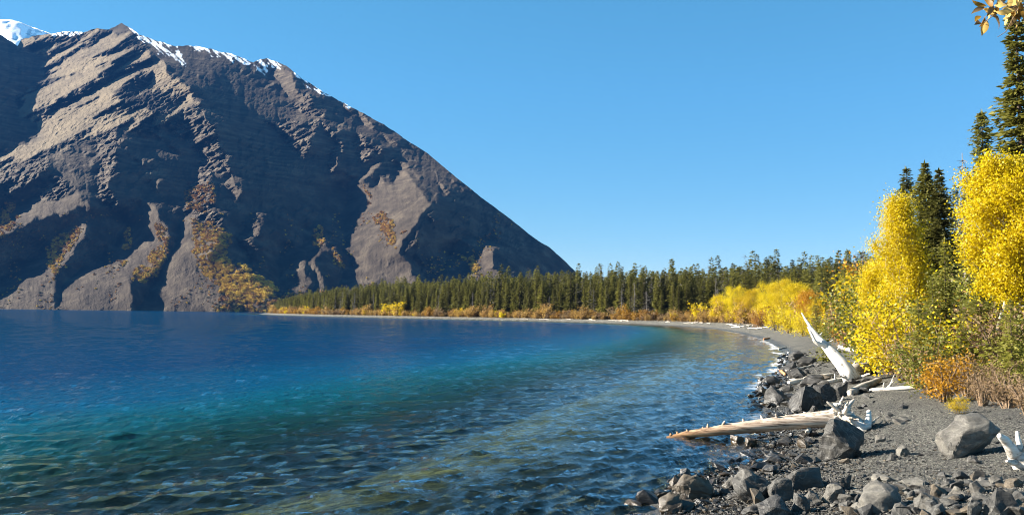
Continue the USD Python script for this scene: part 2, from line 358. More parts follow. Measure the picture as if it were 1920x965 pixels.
# the relief whose slope from left to right is "turn": least squares over the face
pad = 160
gq = np.pad(turn - .40, pad, mode="reflect")
win = np.minimum(1, np.minimum.outer(*(np.minimum(np.arange(n), np.arange(n)[::-1]) / pad for n in gq.shape)))
ku, kv = np.meshgrid(2 * np.pi * np.fft.fftfreq(gq.shape[1]), 2 * np.pi * np.fft.fftfreq(gq.shape[0]))
RELIEF = np.fft.ifft2(np.fft.fft2(gq * win) * (-1j * ku) / (ku ** 2 + .12 * kv ** 2 + (1 / 300.0) ** 2)).real[pad:-pad, pad:-pad]

mu = np.arange(-95, 1146, 1.3)
nr = 430
sky_v = np.interp(mu, SKYLINE[:, 0], SKYLINE[:, 1]) + 3.5 * (fb(mu / 9, mu * 0, 3, 4) - .5) * np.interp(mu, [200, 500, 900, 1100], [1, 1, .5, .3])
base_v = np.array([proj(at_y(float(u), 560.0, 1.0) * 0 + np.array([(u - 960) / FPX * 1750, 1750.0, -14.0]))[1] for u in mu])
rr = np.linspace(0, 1, nr)
MV = base_v[None] + (sky_v - base_v)[None] * rr[:, None]
MU = np.broadcast_to(mu, MV.shape)
samp = lambda img: ndimage.map_coordinates(img, [MV - V0, MU - U0], order=1, mode="nearest")
hor = 577.0 + .0125 * MU
el = (hor - MV) / FPX
d0 = 1750 / (1 - .30 * (MU - 480) / FPX)
DEP = d0 / (1 - el / .70)
DEP = DEP + samp(RELIEF) * DEP / FPX * .93
smooth_scree = np.zeros(PU.shape)
for k in (10, 11, 12, 13, 14, 15, 16, 17, 18, 21, 22):
    smooth_scree = np.maximum(smooth_scree, inside(SUNNY[k], PU + J1, PV + J2))
craggy = samp(ndimage.gaussian_filter(np.clip(1 - .9 * smooth_scree - .5 * upper_left * lit, .1, 1) * np.clip(.10 + .9 * rough + .3 * upper_left + .25 * lit, 0, 1), 2))
AL, AC = MU * ca - MV * sa, MU * sa + MV * ca
ridged = np.abs(fb(AL / 15, AC / 6.5, 91, 4) - .5) * 2
DEP = DEP + craggy * (46 * (ridged - .3) + 15 * (fb(AL / 4.2, AC / 2.3, 92, 3) - .5)) + 3.0 * (fb(MU / 4.0, MV / 9, 93, 3) - .5)
mp_ = EYE + ray(MU, MV) * (DEP / ray(MU, MV)[..., 1])[..., None]
# the far side falls away behind the skyline
last = mp_[-1]
back = []
for k, (dd, dz) in enumerate(((60, -25), (260, -170), (700, -480), (1500, -1000))):
    b = last.copy(); b[:, 1] += dd; b[:, 2] = np.maximum(last[:, 2] + dz * np.clip(last[:, 2] / 900, .25, 1), -20); back.append(b)
allp = np.concatenate([mp_, np.array(back)], 0)

def face_attr(v):
    return np.concatenate([v, np.repeat(v[-1:], 4, 0)], 0).ravel()
snow = np.zeros(MU.shape)
sj1, sj2 = 9 * (fb(MU / 6, MV / 6, 61, 3) - .5), 9 * (fb(MU / 6, MV / 6, 62, 3) - .5)
for q in SNOWY:
    snow = np.maximum(snow, inside(q, MU + sj1, MV + sj2))
snow *= np.clip((fb((MU * .75 + MV * .66) / 16, (MU * .66 - MV * .75) / 3.0, 63, 4) - np.interp(MV - np.interp(MU, SKYLINE[:, 0], SKYLINE[:, 1]), [0, 8, 40], [.40, .47, .58])) / .07, 0, 1)
VEG = [[(292,420),(312,423),(315,479),(292,515),(265,529),(245,519),(270,490),(285,470),(296,455)], [(236,420),(250,450),(243,480),(232,502),(222,478),(235,455)], [(361,410),(414,426),(440,440),(420,470),(440,505),(500,530),(515,560),(440,570),(420,545),(381,515),(365,479)],
       [(590,430),(605,425),(613,450),(640,485),(645,505),(620,490),(588,460)], [(680,350),(700,370),(720,400),(760,430),(745,470),(725,450),(700,410),(690,370)], [(0,423),(10,380),(50,378),(40,400),(20,436),(0,446),(-60,450)], [(85,470),(110,440),(159,425),(140,456),(110,500),(100,530),(88,500)], [(865,480),(885,478),(905,510),(890,515)], [(345,355),(400,340),(405,390),(380,400),(350,390)]]
veg = np.zeros(MU.shape)
for q in VEG:
    veg = np.maximum(veg, inside(q, MU + 14 * (fb(MU / 8, MV / 8, 64, 3) - .5), MV + 14 * (fb(MU / 8, MV / 8, 65, 3) - .5)))
veg = veg * np.clip((fb(MU / 4.5, MV / 3.5, 66, 3) - .42) / .12, 0, 1) * np.clip((fb(MU / 22, MV / 30, 67, 2) - .28) / .15, 0, 1)
ledge_shade = samp(ndimage.gaussian_filter(unlit_ledges.astype(float), .7))  # darker ledge rock, with shade painted in: covers the facets turned from the sun
sunlit_tan = samp(ndimage.gaussian_filter((upper_left & lit).astype(float), .8)) * np.clip(.4 + 1.2 * (fb(AL / 60, AC / 12, 68, 3) - .3), 0, 1)  # tan scree painted brighter only where the facets are sunlit
scree = np.clip(ndimage.gaussian_filter((~(samp(rocky.astype(float)) > .5)).astype(float), 2) * np.interp(MV, [300, 420], [.5, 1]), 0, 1)

M_rock = usdkit.material(stage, "/World/Looks/mountain_rock", {
    "g": P, "mp": ("mapping", {"rotation": (math.radians(12), math.radians(27), 0), "scale": (.012, .012, .11)}), "n1": noise_node(1.0, 5, .65), "n2": noise_node(.02, 5, .6),
    "r1": ramp((.3, (.014, .012, .011)), (.45, (.038, .031, .025)), (.57, (.074, .060, .045)), (.72, (.15, .121, .086))),
    "r2": ramp((.32, (.026, .021, .016)), (.5, (.043, .034, .026)), (.68, (.076, .061, .044))),
    "sc": ("attribute", {"attribute": "scree"}), "ve": ("attribute", {"attribute": "veg"}), "sn": ("attribute", {"attribute": "snow"}),
    "rv": ramp((.3, (.06, .030, .014)), (.5, (.115, .060, .020)), (.7, (.18, .11, .028))),
    "le": ("attribute", {"attribute": "ledge"}), "ta": ("attribute", {"attribute": "tan"}), "ml": ("mix", {"mix_type": "multiply", "color2": (.42, .43, .47)}), "mt": ("mix", {"color2": (.140, .110, .072)}), "m1": ("mix", {}), "m2": ("mix", {}), "m3": ("mix", {"color2": (.82, .84, .88)}), "vf": ("math", {"math_type": "multiply", "value2": .75}),  # ledge paints shade into the unlit facets, tan brightens the sunlit ones
    "bp": ("bump", {"strength": .7, "distance": 6.0}), "nb": noise_node(.06, 6, .7),
    "p": ("principled_bsdf", {"roughness": .95, "specular_ior_level": .05})},
    [("g.position", "mp.vector"), ("mp.vector", "n1.vector"), ("g.position", "n2.vector"), ("g.position", "nb.vector"), ("n1.fac", "r1.fac"), ("n2.fac", "r2.fac"), ("n2.fac", "rv.fac"),
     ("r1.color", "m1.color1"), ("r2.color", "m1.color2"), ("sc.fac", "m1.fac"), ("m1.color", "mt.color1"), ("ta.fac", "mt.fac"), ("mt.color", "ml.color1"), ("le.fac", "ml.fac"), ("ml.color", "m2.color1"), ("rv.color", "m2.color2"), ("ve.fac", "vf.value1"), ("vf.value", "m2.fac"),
     ("m2.color", "m3.color1"), ("sn.fac", "m3.fac"), ("m3.color", "p.base_color"), ("nb.fac", "bp.height"), ("bp.normal", "p.normal")], surface="p.BSDF")
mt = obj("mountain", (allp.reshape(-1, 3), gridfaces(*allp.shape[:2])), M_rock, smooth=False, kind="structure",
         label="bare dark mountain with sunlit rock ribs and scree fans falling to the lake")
for nm, vv in (("snow", snow), ("veg", veg), ("scree", scree), ("ledge", ledge_shade), ("tan", sunlit_tan)):
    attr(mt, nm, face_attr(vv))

# the white summit behind its left shoulder
# brush and small trees growing in its gullies
rgm = np.random.default_rng(91)
def bush_blob(seed, n=70):
    r = np.random.default_rng(seed)
    c = r.normal(size=(n, 3)) * [.32, .32, .24] + [0, 0, .3]
    d = r.normal(size=(n, 3)) + [0, 0, .5]; d /= np.linalg.norm(d, axis=1, keepdims=True)
    s = np.cross(d, r.normal(size=(n, 3))); s /= np.linalg.norm(s, axis=1, keepdims=True)
    v = np.stack([c - d * .16, c + s * .13, c + d * .16, c - s * .13], 1).reshape(-1, 3); b = np.arange(n)[:, None] * 4
    return v, np.vstack([b + [0, 1, 2], b + [0, 2, 3]])
def flat_mat(name, a, b, c):
    return usdkit.material(stage, f"/World/Looks/{name}", {"o": ("object_info", {}), "g": P, "ad": ("math", {"math_type": "multiply_add", "value2": .4}), "ml": ("math", {"math_type": "multiply", "value2": .6}), "r": ramp((0, a), (.5, b), (1, c)), "p": ("principled_bsdf", {"roughness": .9, "specular_ior_level": .1})},
        [("g.random_per_island", "ad.value1"), ("o.random", "ml.value1"), ("ml.value", "ad.value3"), ("ad.value", "r.fac"), ("r.color", "p.base_color")], surface="p.BSDF")
B_RUST, B_GOLD, B_GREEN = flat_mat("rusty_brush", (.15, .070, .024), (.31, .16, .04), (.44, .27, .06)), flat_mat("golden_brush", (.28, .17, .025), (.48, .32, .04), (.62, .46, .08)), flat_mat("dark_brush", (.025, .028, .012), (.05, .05, .018), (.09, .08, .025))
vr, vc = np.nonzero((veg > .5) & (MV < 590) & (MV > 330))
pk = rgm.choice(len(vr), min(9500, len(vr)), replace=False)
bp_, bsz, bix = [mp_[vr[pk], vc[pk]]], [2.6 + 3.6 * rgm.random(len(pk)) ** 2], [np.where(rgm.random(len(pk)) < np.interp(MV[vr[pk], vc[pk]], [380, 470, 520], [.06, .35, .6]), 1, np.where(rgm.random(len(pk)) < .12, 2, 0))]
grove = inside([(412, 548), (440, 520), (432, 505), (448, 496), (462, 502), (480, 515), (505, 530), (520, 545), (505, 556), (470, 550), (440, 562)], MU, MV)
grove &= fb(MU / 14, MV / 9, 97, 2) > .46
gr_, gc_ = np.nonzero(grove); pk = rgm.choice(len(gr_), 330)
bp_.append(mp_[gr_[pk], gc_[pk]]); bsz.append(5 + 5 * rgm.random(330)); bix.append(np.where(rgm.random(330) < .8, 1, 0))
low_, lc_ = np.nonzero(inside([(400, 585), (420, 545), (520, 555), (640, 545), (760, 540), (760, 585)], MU, MV)); pk = rgm.choice(len(low_), 900)
bp_.append(mp_[low_[pk], lc_[pk]]); bsz.append(4 + 5 * rgm.random(900)); bix.append(rgm.choice(3, 900, p=[.35, .2, .45]))
low_, lc_ = np.nonzero((MV > 400) & (MV < 582) & (MU > -60) & (MU < 960) & (fb(MU / 30, MV / 45, 98, 3) > .60)); pk = rgm.choice(len(low_), 900)
bp_.append(mp_[low_[pk], lc_[pk]]); bsz.append(2.2 + 3 * rgm.random(900)); bix.append(rgm.choice(3, 900, p=[.6, .2, .2]))
bp_ = np.vstack(bp_); bsz = np.concatenate(bsz); bix = np.concatenate(bix)
scatter("mountain_brush", [(bush_blob(1), B_RUST, False), (bush_blob(2), B_GOLD, False), (bush_blob(3), B_GREEN, False)], bp_, rgm.random(len(bp_)) * 6.28, np.column_stack([bsz, bsz, bsz * .9]), bix,
        label="rusty and golden brush growing in the gullies at the foot of the mountain")

su = np.arange(-160, 240, 4.0)
sv = np.interp(su, [-160, -60, 0, 25, 40, 60, 96, 130, 240], [70, 45, 38, 38, 42, 51, 63, 75, 130]) + 2 * (fb(su / 14, su * 0, 4, 3) - .5)
sr = np.linspace(0, 1, 40)
SVV = (sv + 120)[None] + (-120) * sr[:, None]
SUU = np.broadcast_to(su, SVV.shape)
sd = 5600 + 1300 * sr[:, None] + 260 * (fb(SUU / 40, SVV / 30, 9, 4) - .5) + .6 * (SUU - 40)
sp_ = EYE + ray(SUU, SVV) * (sd / ray(SUU, SVV)[..., 1])[..., None]
sb = [sp_[-1] + [0, 150, -60], sp_[-1] * [1, 1, 0] + [0, 2500, 0]]
first = sp_[0] * [1, 1, 0] + [0, -600, 0]
sall = np.concatenate([first[None], sp_, np.array(sb)], 0)
M_snow = usdkit.material(stage, "/World/Looks/snow", {"g": P, "n": noise_node(.012, 5, .65), "r": ramp((.34, (.30, .28, .27)), (.42, (.8, .82, .85)), (1, (.88, .89, .92))),
    "p": ("principled_bsdf", {"roughness": .7})}, [("g.position", "n.vector"), ("n.fac", "r.fac"), ("r.color", "p.base_color")], surface="p.BSDF")
obj("snowy_summit", (sall.reshape(-1, 3), gridfaces(*sall.shape[:2])), M_snow, smooth=True, kind="structure", label="rounded white snow summit behind the left shoulder of the dark mountain")
# ------------------------------------------------------------------ plants: meshes and materials
def tube(pts, rad, sides=7, seed=None, rough=0.0, cap=True):
    """A round limb along the points; rough makes its surface uneven."""
    pts, rad = np.asarray(pts, float), np.broadcast_to(np.asarray(rad, float), len(pts))
    t = np.gradient(pts, axis=0); t /= np.maximum(np.linalg.norm(t, axis=1, keepdims=True), 1e-9)
    ref = np.array([0.0, 0, 1]) if abs(t[0, 2]) < .8 else np.array([1.0, 0, 0])
    rings = []
    for p, d, r in zip(pts, t, rad):
        a = np.cross(ref, d); a /= np.linalg.norm(a); b = np.cross(d, a)
        th = np.arange(sides) * 2 * np.pi / sides
        ring = np.cos(th)[:, None] * a + np.sin(th)[:, None] * b
        rr = np.full(sides, r)
        if rough:
            rr = r * (1 + rough * (fbm(p * .6 / max(rad.max(), .01) + ring * 1.6, 3, seed or 0) - .5) * 2)
        rings.append(p + ring * rr[:, None])
    v = np.vstack(rings + [pts[:1], pts[-1:]])
    n, f = len(pts), []
    i = np.arange(sides); j = (i + 1) % sides
    for k in range(n - 1):
        f += [np.stack([k * sides + i, k * sides + j, (k + 1) * sides + j], 1), np.stack([k * sides + i, (k + 1) * sides + j, (k + 1) * sides + i], 1)]
    if cap:
        f += [np.stack([0 * i + n * sides, j, i], 1), np.stack([0 * i + n * sides + 1, (n - 1) * sides + i, (n - 1) * sides + j], 1)]
    return v, np.vstack(f)

def join(parts):
    vs, fs, n = [], [], 0
    for v, f in parts:
        vs.append(v); fs.append(np.asarray(f) + n); n += len(v)
    return np.vstack(vs), np.vstack(fs)

def leaves(c, d, side, length, width, bend=0.0):
    """Diamond leaves: base c, pointing along d, as wide as side says."""
    n = len(c); L, W = np.broadcast_to(length, n)[:, None], np.broadcast_to(width, n)[:, None]
    up = np.cross(d, side)
    v = np.stack([c, c + d * L * .5 + side * W * .5 + up * L * bend, c + d * L, c + d * L * .5 - side * W * .5 + up * L * bend], 1).reshape(-1, 3)
    b = np.arange(n)[:, None] * 4
    return v, np.vstack([b + [0, 1, 2], b + [0, 2, 3]])

def unit(a):
    return a / np.maximum(np.linalg.norm(a, axis=-1, keepdims=True), 1e-9)

def spruce_crown(seed, whorls=34, per=6, tufts=4, R=.135, low=.06, size=1.0, gap=.12, shape=.8):
    """The needles of a spruce one metre tall: drooping boughs in whorls, thinner and shorter towards the top."""
    r = np.random.default_rng(seed)
    C, D, S, LN = [], [], [], []
    for k in range(whorls):
        t0_ = low + (1 - low) * (k + r.random() * .8) / whorls
        for b in range(per):
            if r.random() < gap:
                continue
            t = min(.99, t0_ + r.normal() * .9 / whorls)
            env = R * (1 - t) ** shape * (.72 + .28 * math.sin(max(0, min(1, (t - low + .05) / .18)) * 1.57)) * (.85 + .3 * math.sin(t * 23 + seed)) + .008
            az = 2 * np.pi * (b + r.random()) / per + k * 1.7
            L = env * (.42 + .78 * r.random() ** .8)
            out = np.array([math.cos(az), math.sin(az), 0])
            for q in range(tufts):
                s = (q + .3 + .7 * r.random()) / tufts
                p = np.array([0, 0, t]) + out * L * s + np.array([0, 0, (-.62 + .5 * r.random()) * L * s + .3 * L * s * s])
                for sd in ((-1, 1) if s < .85 else (0,)):
                    d = unit(out * (.75 + .2 * r.random()) + np.array([-out[1], out[0], 0]) * sd * (.5 + .4 * r.random()) + np.array([0, 0, -.35 + .45 * r.random()]))
                    C.append(p); D.append(d); S.append(unit(np.cross(d, r.normal(size=3) * .55 + [0, 0, 1]))); LN.append((.016 + .26 * env * (1.15 - .5 * s)) * (.7 + .6 * r.random()) * size)
    C, D, S, LN = map(np.array, (C, D, S, LN))
    top = leaves(np.array([[0, 0, .96], [0, 0, .965], [0.0, 0, .95]]), unit(np.array([[.05, 0, 1], [-.1, .1, 1], [.1, -.12, 1.0]])), unit(np.array([[1.0, 0, 0], [0, 1, 0], [1, 1, 0]])), .05, .012)
    return join([leaves(C, D, S, LN, LN * .42, .06), top])

def spruce_trunk(r0=.011):
    return tube([(0, 0, -.03), (0, 0, .25), (.002, .001, .6), (0, 0, .985)], [r0, r0 * .8, r0 * .45, .0015], 6)

def bare_branches(seed, n=90, R=.11):
    r = np.random.default_rng(seed)
    parts = []
    for k in range(n):
        t = .08 + .88 * r.random(); az = r.random() * 6.283
        L = R * (1 - t) ** .7 * (.4 + .8 * r.random()) + .01
        o = np.array([math.cos(az), math.sin(az), 0])
        p0 = np.array([0, 0, t]); p1 = p0 + o * L * .5 + [0, 0, -.1 * L]; p2 = p0 + o * L + [0, 0, -.4 * L]
        parts.append(tube([p0, p1, p2], [.0032, .0024, .0012], 3, cap=False))
        for q in range(3):
            s = .35 + .6 * r.random(); a = p0 + (p2 - p0) * s
            parts.append(tube([a, a + np.array([r.normal(), r.normal(), -.8 * r.random()]) * .017], [.0016, .0008], 3, cap=False))
    return join(parts)

def leafy_crown(seed, n, sites, leaf, spread, up=.3):
    """Leaves clustered about the twig ends in sites."""
    r = np.random.default_rng(seed)
    k = r.integers(0, len(sites), n)
    c = sites[k] + r.normal(size=(n, 3)) * spread * (.4 + .9 * r.random((n, 1)))
    d = unit(r.normal(size=(n, 3)) + [0, 0, -.35 + up * .3])
    s = unit(np.cross(d, r.normal(size=(n, 3))))
    L = leaf * (.65 + .7 * r.random(n))
    return leaves(c, d, s, L, L * .82, .07)

def branching(seed, height, radius, limbs, r0, profile, lean=(0, 0), twigs=4, start=.12, rise=.75):
    """A trunk with rising limbs and twigs; returns (trunk mesh, limb mesh, twig ends). profile(t) is the crown's reach at height t."""
    r = np.random.default_rng(seed)
    hs = np.linspace(0, 1, 9)
    axis = np.stack([lean[0] * hs ** 1.5 + .03 * height * np.cumsum(r.normal(size=9)) * .35, lean[1] * hs ** 1.5 + .03 * height * np.cumsum(r.normal(size=9)) * .35, hs * height], 1)
    axis[0, :2] = 0
    pre = np.vstack([axis[0] - [0, 0, .25], axis])
    trunk = tube(pre, np.concatenate([[r0 * 1.25], r0 * (1 - .93 * hs)]), 7, seed, .08)
    limb, ends = [], [axis[-1]]
    for k in range(limbs):
        t = start + (1 - start) * (k + r.random()) / limbs
        p0 = np.array([np.interp(t, hs, axis[:, i]) for i in range(3)])
        az = k * 2.4 + r.normal() * .4
        L = radius * profile(t) * (.65 + .5 * r.random())
        d = unit(np.array([math.cos(az), math.sin(az), rise * (.6 + .7 * r.random())]))
        p1 = p0 + d * L * .5; p2 = p0 + d * L + np.array([0, 0, .06 * L]) + r.normal(size=3) * .06 * L
        rb = r0 * (1 - .9 * t) * .5
        limb.append(tube([p0, p1, p2], [rb, rb * .6, rb * .2], 4, cap=False))
        ends += [p2, p1 * .4 + p2 * .6]
        for q in range(twigs):
            s = .3 + .7 * r.random(); a = p0 + (p2 - p0) * s
            e = a + unit(r.normal(size=3) + d * .8 + [0, 0, .5]) * L * (.18 + .3 * r.random())
            limb.append(tube([a, (a + e) / 2 + r.normal(size=3) * .01, e], [rb * .28, rb * .2, rb * .1], 3, cap=False))
            ends.append(e); ends.append((a + e) / 2)
    return trunk, join(limb), np.array(ends)

def leaf_mat(name, stops, rough=.5, trans=.45, vary=.25):
    return usdkit.material(stage, f"/World/Looks/{name}", {
        "g": P, "o": ("object_info", {}), "a": ("math", {"math_type": "multiply_add", "value2": vary}), "s": ("math", {"math_type": "multiply_add", "value2": 1 - vary, "value3": 0.0}),
        "r": ramp(*stops), "p": ("principled_bsdf", {"roughness": rough, "specular_ior_level": .3}), "t": ("translucent_bsdf", {}), "m": ("mix_closure", {"fac": trans})},
        [("g.random_per_island", "s.value1"), ("o.random", "a.value1"), ("s.value", "a.value3"), ("a.value", "r.fac"), ("r.color", "p.base_color"), ("r.color", "t.color"), ("p.BSDF", "m.closure1"), ("t.BSDF", "m.closure2")], surface="m.closure")

M_needle = leaf_mat("spruce_needles", [(0, (.062, .060, .012)), (.4, (.165, .155, .026)), (.75, (.27, .24, .042)), (1, (.38, .32, .07))], .6, .35, .4)
M_young = leaf_mat("young_spruce_needles", [(0, (.12, .12, .02)), (.5, (.32, .30, .045)), (1, (.50, .44, .09))], .6, .45, .2)
M_deadneedle = leaf_mat("grey_dead_twigs", [(0, (.07, .062, .055)), (1, (.17, .15, .13))], .9, .0, .3)
M_gold = leaf_mat("golden_leaves", [(0, (.40, .27, .006)), (.2, (.62, .51, .006)), (.6, (.78, .69, .010)), (.85, (.84, .78, .02)), (1, (.88, .84, .18))], .45, .55, .15)
M_ochre = leaf_mat("ochre_leaves", [(0, (.20, .11, .03)), (.4, (.40, .26, .06)), (.8, (.54, .40, .12)), (1, (.62, .52, .24))], .6, .4, .35)
M_amber = leaf_mat("amber_leaves", [(0, (.16, .075, .012)), (.4, (.34, .19, .018)), (.8, (.52, .33, .03)), (1, (.60, .46, .12))], .5, .45, .3)
M_olive = leaf_mat("olive_yellow_leaves", [(0, (.11, .115, .016)), (.4, (.27, .25, .03)), (.75, (.46, .39, .04)), (1, (.60, .52, .12))], .5, .45, .25)
M_tan = leaf_mat("dry_tan_leaves", [(0, (.11, .065, .03)), (.4, (.28, .19, .08)), (.75, (.46, .36, .13)), (1, (.60, .52, .24))], .7, .3, .3)
def bark_mat(name, a, b, scale=20.0):
    return usdkit.material(stage, f"/World/Looks/{name}", {"t": ("texture_coordinate", {}), "mp": ("mapping", {"scale": (1, 1, .3)}), "n": noise_node(scale, 4, .65), "r": ramp((.3, a), (.7, b)), "bp": ("bump", {"strength": .6, "distance": .01}), "p": ("principled_bsdf", {"roughness": .9, "specular_ior_level": .15})},
        [("t.object", "mp.vector"), ("mp.vector", "n.vector"), ("n.fac", "r.fac"), ("r.color", "p.base_color"), ("n.fac", "bp.height"), ("bp.normal", "p.normal")], surface="p.BSDF")
M_bark = bark_mat("spruce_bark", (.035, .026, .02), (.11, .085, .065))
M_greywood = bark_mat("grey_dead_wood", (.11, .10, .09), (.25, .23, .21))
M_aspenbark = bark_mat("aspen_bark", (.20, .19, .15), (.42, .40, .33), 9.0)
M_twig = bark_mat("brown_twigs", (.10, .065, .04), (.24, .17, .11))

def kind(name, **parts):
    """A class prim with named parts, to be referenced by copies."""
    c = cls(name)
    for nm, (mesh, mat) in parts.items():
        usdkit.mesh(stage, f"{c}/{nm}", mesh, mat)
    return c

SPRUCE = [kind(f"spruce_{k}", trunk=(spruce_trunk(), M_bark), crown=(spruce_crown(100 + k, 38 + 3 * (k % 3), 8, 4, R, .05 + .04 * (k % 2), 1.0, gp, sh), M_needle))
          for k, (R, gp, sh) in enumerate([(.13, .1, .8), (.115, .12, .7), (.15, .16, .9), (.10, .1, .65), (.125, .22, .75), (.16, .12, 1.0)])]
DEAD = [kind(f"dead_spruce_{k}", trunk=(spruce_trunk(.009), M_greywood), crown=(bare_branches(200 + k), M_deadneedle)) for k in range(3)]
def shrub_parts(seed, n, leaf, h=1.0, w=.55, stems=9, spread=.07):
    r = np.random.default_rng(seed)
    st, ends = [], []
    for k in range(stems):
        az, out = k * 2.4 + r.normal() * .3, w * (.25 + .75 * r.random())
        hh = h * (.55 + .5 * r.random())
        o = np.array([math.cos(az), math.sin(az), 0])
        p = [np.array([0, 0, -.12]) + o * .05, o * out * .4 + [0, 0, hh * .5], o * out * .85 + [0, 0, hh * .9]]
        st.append(tube(p, [.016, .011, .004], 4, cap=False)); ends += [p[1], p[2]]
        for q in range(6):
            s = .25 + .75 * r.random(); a = p[0] + (p[2] - p[0]) * s
            e = a + unit(r.normal(size=3) * .8 + o * .5 + [0, 0, .9]) * h * (.12 + .2 * r.random())
            st.append(tube([a, e], [.006, .002], 3, cap=False)); ends += [e, (a + e) / 2]
    return join(st), leafy_crown(seed + 1, n, np.array(ends), leaf, spread)
def shrub_kind(name, seed, n, leaf, mat, **kw):
    stems, lv = shrub_parts(seed, n, leaf, **kw)
    return kind(name, stems=(stems, M_twig), leaves=(lv, mat))
SHRUB_GOLD = [shrub_kind(f"golden_shrub_{k}", 300 + k, 900, .075, M_gold) for k in range(3)]
SHRUB_AMBER = [shrub_kind(f"amber_shrub_{k}", 320 + k, 750, .07, M_amber) for k in range(3)]
SHRUB_OCHRE = [shrub_kind(f"ochre_shrub_{k}", 380 + k, 560, .075, M_ochre, stems=13, w=.42) for k in range(3)]
SHRUB_TAN = [shrub_kind(f"tan_shrub_{k}", 340 + k, 520, .06, M_tan, stems=14) for k in range(3)]
BANK_GOLD = [shrub_kind(f"bank_golden_shrub_{k}", 500 + k, 2000, .042, M_gold, stems=12, spread=.09) for k in range(2)]
M_orange = leaf_mat("orange_gold_leaves", [(0, (.26, .11, .010)), (.4, (.52, .29, .012)), (.8, (.70, .47, .02)), (1, (.78, .62, .08))], .45, .5, .2)
BANK_AMBER = [shrub_kind(f"bank_amber_shrub_{k}", 510 + k, 1700, .040, M_orange, stems=13, spread=.09) for k in range(2)]
BANK_TAN = [shrub_kind(f"bank_tan_shrub_{k}", 520 + k, 1100, .036, M_tan, stems=22, spread=.08) for k in range(3)]
BANK_OLIVE = [shrub_kind(f"bank_olive_shrub_{k}", 530 + k, 2300, .040, M_olive, stems=12, spread=.09) for k in range(2)]
SHRUB_OLIVE = [shrub_kind(f"olive_shrub_{k}", 360 + k, 1000, .065, M_olive) for k in range(2)]

# ------------------------------------------------------------------ the forest round the bay
rng = np.random.default_rng(5)
_e = np.cumsum(np.concatenate([[0], np.linalg.norm(np.diff(SHORE, axis=0), axis=1)]))
cand = []
i0 = int(np.argmin(np.abs(_sp[:, 1] - 666))) + 3
for t in np.arange(_e[i0], _e[-1], 1.7):
    q = np.array([np.interp(t, _e, SHORE[:, k]) for k in range(2)])
    q2 = np.array([np.interp(t + 1, _e, SHORE[:, k]) for k in range(2)])
    dirn = unit(q2 - q); nrm = np.array([dirn[1], -dirn[0]])
    for o in np.arange(8, 62, 2.6):
        cand.append(np.append(q + nrm * (o + rng.random() * 2.2) + dirn * rng.normal() * .9, o))
cand = np.array(cand)
cs = shore_distance(cand[:, 0], cand[:, 1])
cuv = proj(np.column_stack([cand[:, :2], np.full(len(cand), 1.5)]))
setback = np.interp(cuv[:, 0], [470, 520, 900, 1200, 1330, 1480, 1560, 1700], [6, 11, 13, 14, 22, 24, 22, 20])
keepc = (cs > setback) & (cs < setback + 48) & (cand[:, 1] > 62) & (cuv[:, 0] > 478) & (cuv[:, 0] < 1980)
cand, cs, cuv, setback = cand[keepc], cs[keepc], cuv[keepc], setback[keepc]
order = np.argsort(cs - setback + rng.random(len(cs)) * 3)
cand, cs, cuv, setback = cand[order], cs[order], cuv[order], setback[order]
cz = ground_z(cand[:, 0], cand[:, 1], cs)
clump = fb(cand[:, 0] * .045, cand[:, 1] * .045, 21, 2)
ch = np.interp(cand[:, 1], [60, 100, 150, 250, 350, 450, 680], [8.4, 9.2, 11.0, 14.8, 16.2, 14.6, 9.6]) * (.56 + .42 * rng.random(len(cand)) + .36 * clump + .25 * (rng.random(len(cand)) > .93))
ch *= np.interp(cs - setback, [0, 10, 25], [.85, 1.0, 1.05])
dead = (rng.random(len(cand)) < np.interp(clump, [.35, .6], [.04, .30]))
n_ind = 230
far_lab = ["narrow dark green spruce in the forest edge across the bay", "bushy dark green spruce in the forest edge across the bay"]
for k in range(min(n_ind, len(cand))):
    sc = ch[k]; wd = sc * (.85 + .4 * rng.random())
    if dead[k]:
        copy("dead_spruce", DEAD[k % 3], (*cand[k, :2], cz[k]), rng.random() * 6.28, (wd * 1.3, wd * 1.3, sc * .9), label="bare grey dead spruce standing among the green spruces across the bay", cat="tree", group="dead spruces in the forest across the bay")
    else:
        v = int(rng.integers(0, 6))
        b = v in (2, 5)
        copy("spruce_tree", SPRUCE[v], (*cand[k, :2], cz[k]), rng.random() * 6.28, (wd * 1.3, wd * 1.3, sc), label=far_lab[int(b)], cat="tree", group=("bushy" if b else "narrow") + " spruces of the forest edge across the bay")
rest = np.arange(n_ind, len(cand))
lowm = [spruce_crown(400 + k, 30, 7, 3, R, .05, 1.3) for k, R in enumerate((.13, .11, .15))] + [bare_branches(410, 60)]
scatter("spruce_forest", [(m, M_needle, False) for m in lowm[:3]] + [(lowm[3], M_deadneedle, False)], np.column_stack([cand[rest, :2], cz[rest]]), rng.random(len(rest)) * 6.28,
        np.column_stack([ch[rest] * 1.3, ch[rest] * 1.3, ch[rest]]), np.where(dead[rest], 3, rng.integers(0, 3, len(rest))), label="dense dark spruce forest behind the front row of trees across the bay")
print("forest", len(cand))

